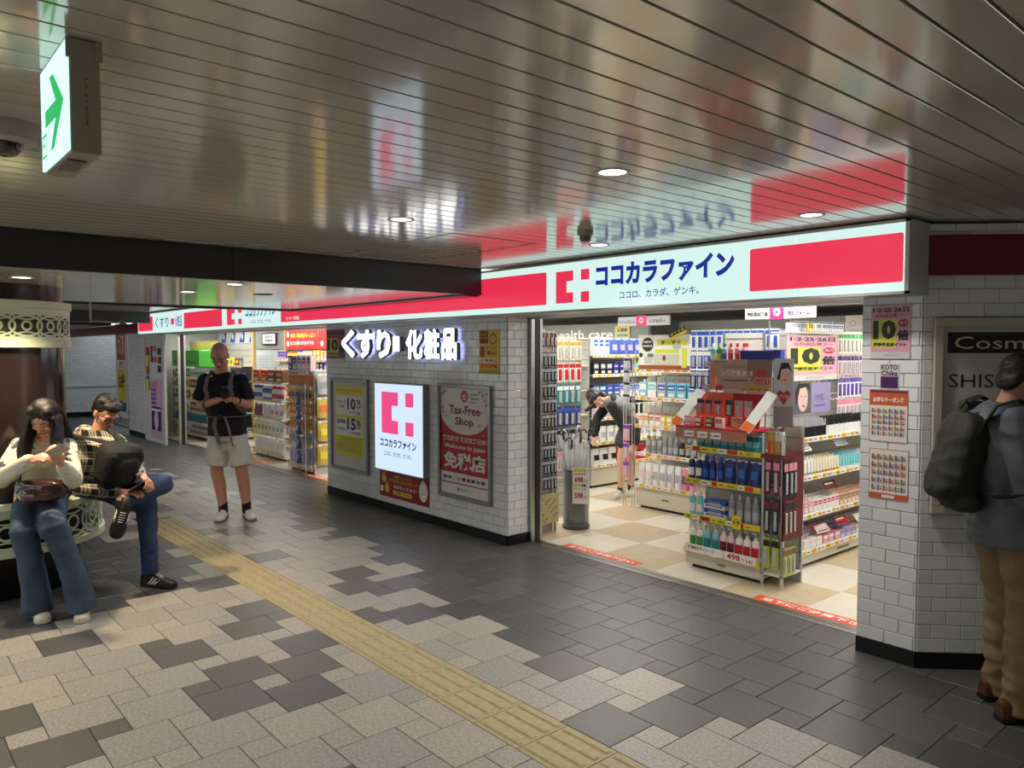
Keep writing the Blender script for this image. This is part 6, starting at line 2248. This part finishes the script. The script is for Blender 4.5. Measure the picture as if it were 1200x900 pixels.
filler('wall_shelving', 'wall shelving with medicines below the health care lettering', -10.2, 8.6, 0, 3.0, .4, 1.82, (.2, .5, .8, 1.1, 1.4, 1.62), 'the wall shelving below the health care lettering', ('white', 'green', 'yellow', 'blue', 'orange', 'red', 'aqua'), 31, sizes=((.09, .15, .06), (.12, .12, .07)))
filler('wall_shelving', 'wall shelving along the back right of the shop', -7.1, 9.2, 0, 5.2, .4, 1.74, (.2, .55, .9, 1.2, 1.5), 'the back right wall shelving', ('white', 'pink', 'blue', 'purple', 'orange', 'silver', 'lime'), 33, sizes=((.12, .18, .08), (.14, .15, .08)))
filler('gondola', 'low gondola at the far right behind the wire stand', -1.75, 7.2, PI / 2, 1.8, .4, 1.7, (.26, .58, .90, 1.2, 1.45), 'the far right gondola', ('white', 'palepink', 'pink', 'silver'), 35, sizes=((.08, .15, .05),))

# ---------------------------------------------------------------- left entrance
PF = 'left entrance'
F1 = Rack('basket_rack', 'wire basket rack with a green topper at the left side of the left entrance', -16.3, 4.95, 0, 1.95, .45, 1.38, base=0, shelves=(.10, .32, .54, .76, .98, 1.18), rail='cream', back=True)
for i, (z, c) in enumerate(zip((.10, .32, .54, .76, .98, 1.18), (('white', 'grey'), ('blue', 'teal'), ('cream', 'brown'), ('brown', 'cream'), ('gold', 'brown'), ('green', 'silver')))):
    t_ = ('lowest', 'second', 'third', 'fourth', 'fifth', 'sixth')[i]
    F1.stock(z + .001, 'pouch', [c, (c[1], c[0])], .12, .17, .07, what='snack', place='in the %s tier of the basket rack with green topper' % t_, rows=1)
b = MB()
for z in (.10, .32, .54, .76, .98):
    for k in range(33):
        b.box((.02 + .058 * k, -.018, z), (.024 + .058 * k, -.014, z + .07), m_wire)
    b.box((0, -.02, z + .066), (1.95, -.014, z + .072), m_wire)
o = b.build('basket_wires', F1.root); o['kind'] = 'stuff'
o = MB(); o.bbox((-16.28, 4.93, 1.385), (-14.7, 5.3, 1.70), .01, pm((60, 168, 40))); o.box((-16.2, 4.925, 1.45), (-14.8, 4.93, 1.50), pm((40, 130, 30)))
o = o.build('green_topper'); tag(o, 'bright green box on top of the wire basket rack', 'box')
o = sheet('menu_strip', 'pale orange strip with small lettering above the green box', 'banner', -16.25, 5.28, 1.70, 1.6, .18, pm((226, 178, 110)))
art(o, [('T', 'ペットフード用品', .08, .03, 1.5, .14, pm((250, 220, 160)), .02)], 0)
o = sheet('picture_panel', 'white and blue picture panel behind the bald man', 'panel', -16.6, 5.98, 1.84, 2.2, .26, pm((224, 232, 240)))
art(o, [('P', [(.2 + .5 * k, .02), (.45 + .5 * k, .02), (.5 + .5 * k, .24), (.3 + .5 * k, .2)], pm((40, 84, 180))) for k in range(4)] + [('C', .35 + .5 * k, .14, .06, W_) for k in range(4)], 0)
filler('wall_shelving', 'shelving at the back of the left entrance behind the bald man', -16.2, 5.58, 0, 1.9, .4, 1.75, (.2, .5, .8, 1.1, 1.4), 'the shelving behind the bald man', ('white', 'blue', 'yellow', 'green', 'orange', 'brown'), 41, sizes=((.12, .16, .08),), rows=1)
# wall with grey panel, little screen, white notices
struct(MB().box((-14.25, 5.85, 0), (-12.8, 6.0, 2.28), m_in).build('wall_partition'))
struct(MB().box((-14.2, 5.83, 1.72), (-12.9, 5.85, 2.12), m_grey).build('trim_partition'))
for xx in (-14.35, -12.88):
    struct(MB().box((xx, 5.80, 0), (xx + .09, 5.86, 2.2), mat('pale_wood', S(222, 190, 132), .4, noise_amt=.1)).build('trim_wood_post'))
o = empty('wall_screen', (-13.85, 5.83, 1.80)); tag(o, 'small black framed white notice screen on the grey panel', 'screen')
b = MB(); b.bbox((0, -.03, 0), (.62, 0, .22), .005, C_('black')); b.build('case', o)
b = MB(); b.box((.04, -.032, .02), (.60, -.030, .20), glow('screen_white', (.85, .85, .83), .8)); b.build('panel', o)
art(o, [('T', '防犯カメラ', .15, .12, .48, .17, K_, .02), ('T', '作動中', .15, .05, .48, .10, K_, .02)], .032)
for k in range(2):
    o = sheet('notice_sheet', ('tall pale notice sheet left of two below the small screen', 'tall pale notice sheet right of two below the small screen')[k], 'notice', -14.15 + .64 * k, 5.845, 1.02, .58, .66, pm((208, 212, 212)))
    art(o, [('R', .05, .06 + .05 * q, .50, .068 + .05 * q, pm((170, 176, 178))) for q in range(11)], 0)
o = sheet('white_banner', 'red banner with yellow and white lettering over the left shop shelves', 'banner', -12.75, 5.76, 1.72, 1.25, .32, pm((214, 50, 46)))
art(o, [('T', 'お買い得商品がいっぱい!', .22, .19, 1.18, .27, pm((240, 220, 60)), .03), ('T', 'まとめ買いがおすすめ', .22, .07, 1.1, .14, W_, .03), ('C', .12, .25, .05, W_), ('C', .12, .09, .05, W_)], 0)
o = sheet('white_banner', 'white banner with red left end over the left shop shelves', 'banner', -11.48, 5.76, 1.72, .7, .32, pm((232, 236, 236)))
art(o, [('R', 0, 0, .30, .32, pm((214, 50, 46))), ('C', .12, .09, .05, W_)], 0)
filler('wall_shelving', 'shelving below the red banner in the left entrance', -12.75, 5.60, 0, 1.95, .38, 1.70, (.3, .6, .9, 1.2, 1.38, 1.55), 'the shelving below the red banner', ('purple', 'palepink', 'yellow', 'blue', 'orange', 'white', 'gold'), 43, sizes=((.08, .14, .05),), rows=1)
# two racks near the threshold
G1 = Rack('wire_rack', 'white wire rack of small hanging goods right behind the bald man', -12.26, 4.95, 0, 1.2, .42, 1.42, base=.10, shelves=(.12, .38, .64, .92, 1.2), rail='cream', back=False)
G1.stock(.121, 'pouch', [('white', 'cream')], .13, .18, .06, what='soft', place='on the lowest shelf of the white wire rack')
G1.stock(.381, 'pouch', [('cream', 'gold'), ('white', 'silver')], .13, .20, .06, what='soft', place='on the second shelf of the white wire rack')
G1.stock(.641, 'pouch', [('brown', 'red'), ('palepink', 'white'), ('white', 'pink')], .14, .20, .06, what='soft', place='on the third shelf of the white wire rack')
G1.stock(.921, 'bottle', [('white', 'blue'), ('blue', 'white'), ('white', 'red')], .08, .22, .06, what='slim', place='on the fourth shelf of the white wire rack')
G1.stock(1.201, 'box', [('orange', 'red'), ('brown', 'orange')], .24, .19, .12, what='carton', place='on top of the white wire rack')
G2 = Rack('display_rack', 'tall rack of orange and silver packs at the right side of the left entrance', -10.42, 4.72, 0, .78, .40, 1.42, base=.10, shelves=(.12, .40, .60, .80, 1.0, 1.2), rail='palepink', back=True)
for i, (z, c) in enumerate(zip((.12, .40, .60, .80, 1.0, 1.2), (('silver', 'lilac'), ('silver', 'grey'), ('gold', 'orange'), ('orange', 'cream'), ('gold', 'purple'), ('orange', 'gold')))):
    G2.stock(z + .001, 'pouch', [c], .10, .17 if i else .22, .05, what='shiny', place='on the %s tier of the rack of orange and silver packs' % ('lowest', 'second', 'third', 'fourth', 'fifth', 'sixth')[i])
G2.stock(1.421, 'box', [('purple', 'white'), ('silver', 'purple'), ('palepink', 'purple')], .12, .20, .08, what='purple', place='standing on top of the rack of orange and silver packs')
b = MB(); b.box((0, 0, 1.405), (.78, .40, 1.42), m_shelf); b.build('top_shelf', G2.root)
G3 = Rack('hook_stand', 'stand of dangling shiny blue packs at the corner of the orange and silver rack', -9.93, 4.66, 0, .22, .05, 1.3, base=0, shelves=(.1,), rail=None, back=False, post=.008)
G3.pegs(.15, 1.15, 5, 'pouch', [('navy', 'silver')], .09, .20, .05, y=-.07, what='dangling blue', place='at the corner of the orange and silver rack')
G4 = Rack('hook_stand', 'rack side hung with large golden packs beside the wall edge in the left entrance', -9.60, 4.74, PI / 2, .42, .03, 1.42, base=0, shelves=(.08,), rail=None)
G4.pegs(.10, 1.38, 4, 'pouch', [('gold', 'yellow'), ('gold', 'yellow'), ('gold', 'orange'), ('silver', 'grey')], .18, .28, .05, y=-.07, what='large', place='hanging beside the wall edge in the left entrance')
# glass leaf and posters at the far left of the shopfront
gd = empty('door_panel', (-15.6, WY - .02, 0))
tag(gd, 'white framed poster-covered panel at the far left of the shopfront', 'door panel')
frame(gd, 1.25, 2.0, .05, .04, mat('white_frame', S(214, 214, 210), .3))
b = MB(); b.box((.04, -.02, .04), (1.21, -.01, 1.97), pm((206, 204, 208))); b.build('sheet', gd)
art(gd, emblem(.38, 1.48, .72, 1.78, pm((150, 40, 60))) + [('R', .36, .08, 1.0, 1.18, pm((214, 166, 196))), ('R', .40, .22, .96, .66, pm((44, 40, 96))), ('C', .68, .42, .14, pm((186, 180, 196)), .17), ('C', .68, .35, .07, pm((226, 210, 200)), .16),
         ('T', 'OTC', .40, 1.02, .76, 1.12, pm((90, 50, 110)), .0), ('R', .42, .58, .94, .62, W_)] +
    [('R', .40, .70 + .08 * k, .70, .75 + .08 * k, pm((120, 80, 150))) for k in range(4)] + [('R', .12, 1.25 + .18 * k, .30, 1.40 + .18 * k, pm(((196, 70, 70), (230, 220, 90), (190, 60, 60))[k])) for k in range(3)] +
    [('R', .85, 1.3 + .16 * k, 1.02, 1.42 + .16 * k, pm(((60, 60, 64), (190, 60, 60), (70, 70, 72))[k])) for k in range(3)] + [('R', .12, .95, .30, 1.15, pm((222, 206, 90))), ('R', .12, 1.16, .30, 1.22, pm((60, 110, 190)))], .02, .0008)
o = sheet('tall_poster', 'tall narrow red and yellow poster on the white pier at the far left', 'poster', -17.8, WY - .02, .30, .85, 1.95, pm((226, 222, 214)), t=.02)
art(o, [('R', .12, 1.2, .75, 1.85, pm((186, 76, 56))), ('T', '大特価', .2, 1.3, .66, 1.75, pm((240, 220, 200)), .04), ('R', .1, .35, .76, 1.0, pm((222, 200, 60))), ('T', 'お得', .2, .6, .66, .9, K_, .05), ('R', .1, .12, .76, .32, pm((40, 100, 90))), ('T', '薬', .3, 1.04, .56, 1.16, RD, .03)], 0)
# orange watch-your-step strips just inside the thresholds
OS = pm((226, 84, 44))
for k, (x, y, L) in enumerate(((-4.70, 4.625, .82), (-2.84, 4.625, .86), (-12.0, 4.63, 1.0), (-9.9, 4.63, 1.0))):
    b = MB(); b.box((0, 0, 0), (L, .115, .0012), OS); o = b.build('floor_sticker', None, (x, y, .0002))
    tag(o, ('orange watch-your-step floor strip near the umbrella bin', 'orange watch-your-step floor strip near the right pillar', 'orange floor strip in the left entrance by the bald man', 'orange floor strip in the left entrance by the wall edge')[k], 'floor sticker')
    vs, f_ = text_geo('足下にご注意下さい', .03)
    b = MB(); b.add([(.05 + v[0] * (L - .1), .022 + v[1] * .07, .0018) for v in vs], f_, W_); b.build('lettering', o)

# ================================================================== leave out goods that stand wholly hidden or outside the frame
from mathutils.bvhtree import BVHTree


def prune():
    """rays from the camera and from half a metre to both sides of it; a product none of them reaches is left out"""
    bpy.context.view_layer.update()
    c, s = math.cos(VF), math.sin(VF)
    vs, fs, own = [], [], []
    goods = {o.name: i for i, o in enumerate(PRODUCTS)}
    skip = ('floor_tile', 'wall_tile', 'ceiling_slat', 'tactile', 'lettering', 'print', 'body', 'canopy', 'drum')
    for o in COL.objects:
        if o.type != 'MESH' or o.name.startswith(skip):
            continue
        k = len(vs)
        if o.name in goods:
            vs += [o.matrix_world @ Vector(q) for q in o.bound_box]
            for f in ((0, 1, 2, 3), (4, 5, 6, 7), (0, 1, 5, 4), (1, 2, 6, 5), (2, 3, 7, 6), (3, 0, 4, 7)):
                fs.append([k + a for a in f])
                own.append(goods[o.name])
        elif len(o.data.polygons) < 500:
            mw = o.matrix_world
            vs += [mw @ v.co for v in o.data.vertices]
            for p in o.data.polygons:
                fs.append([k + a for a in p.vertices])
                own.append(-1)
    tree = BVHTree.FromPolygons(vs, fs)
    eyes = [V(0, 0, 1.70), V(.5 * c, .5 * s, 1.7), V(-.5 * c, -.5 * s, 1.7)]
    for i, o in enumerate(PRODUCTS):
        bb = [o.matrix_world @ Vector(q) for q in o.bound_box]
        ctr = sum(bb, V(0, 0, 0)) / 8
        seen = False
        for p in [ctr] + [q.lerp(ctr, .12) for q in bb]:
            for e in eyes:
                d = p - e
                if abs(d.x * c + d.y * s) > (-d.x * s + d.y * c) * .70:
                    continue
                loc, nrm, idx, dist = tree.ray_cast(e, d.normalized())
                if idx is not None and own[idx] == i:
                    seen = True
                    break
            if seen:
                break
        if not seen:
            bpy.data.objects.remove(o)


prune()
bpy.data.scenes.remove(TMP)
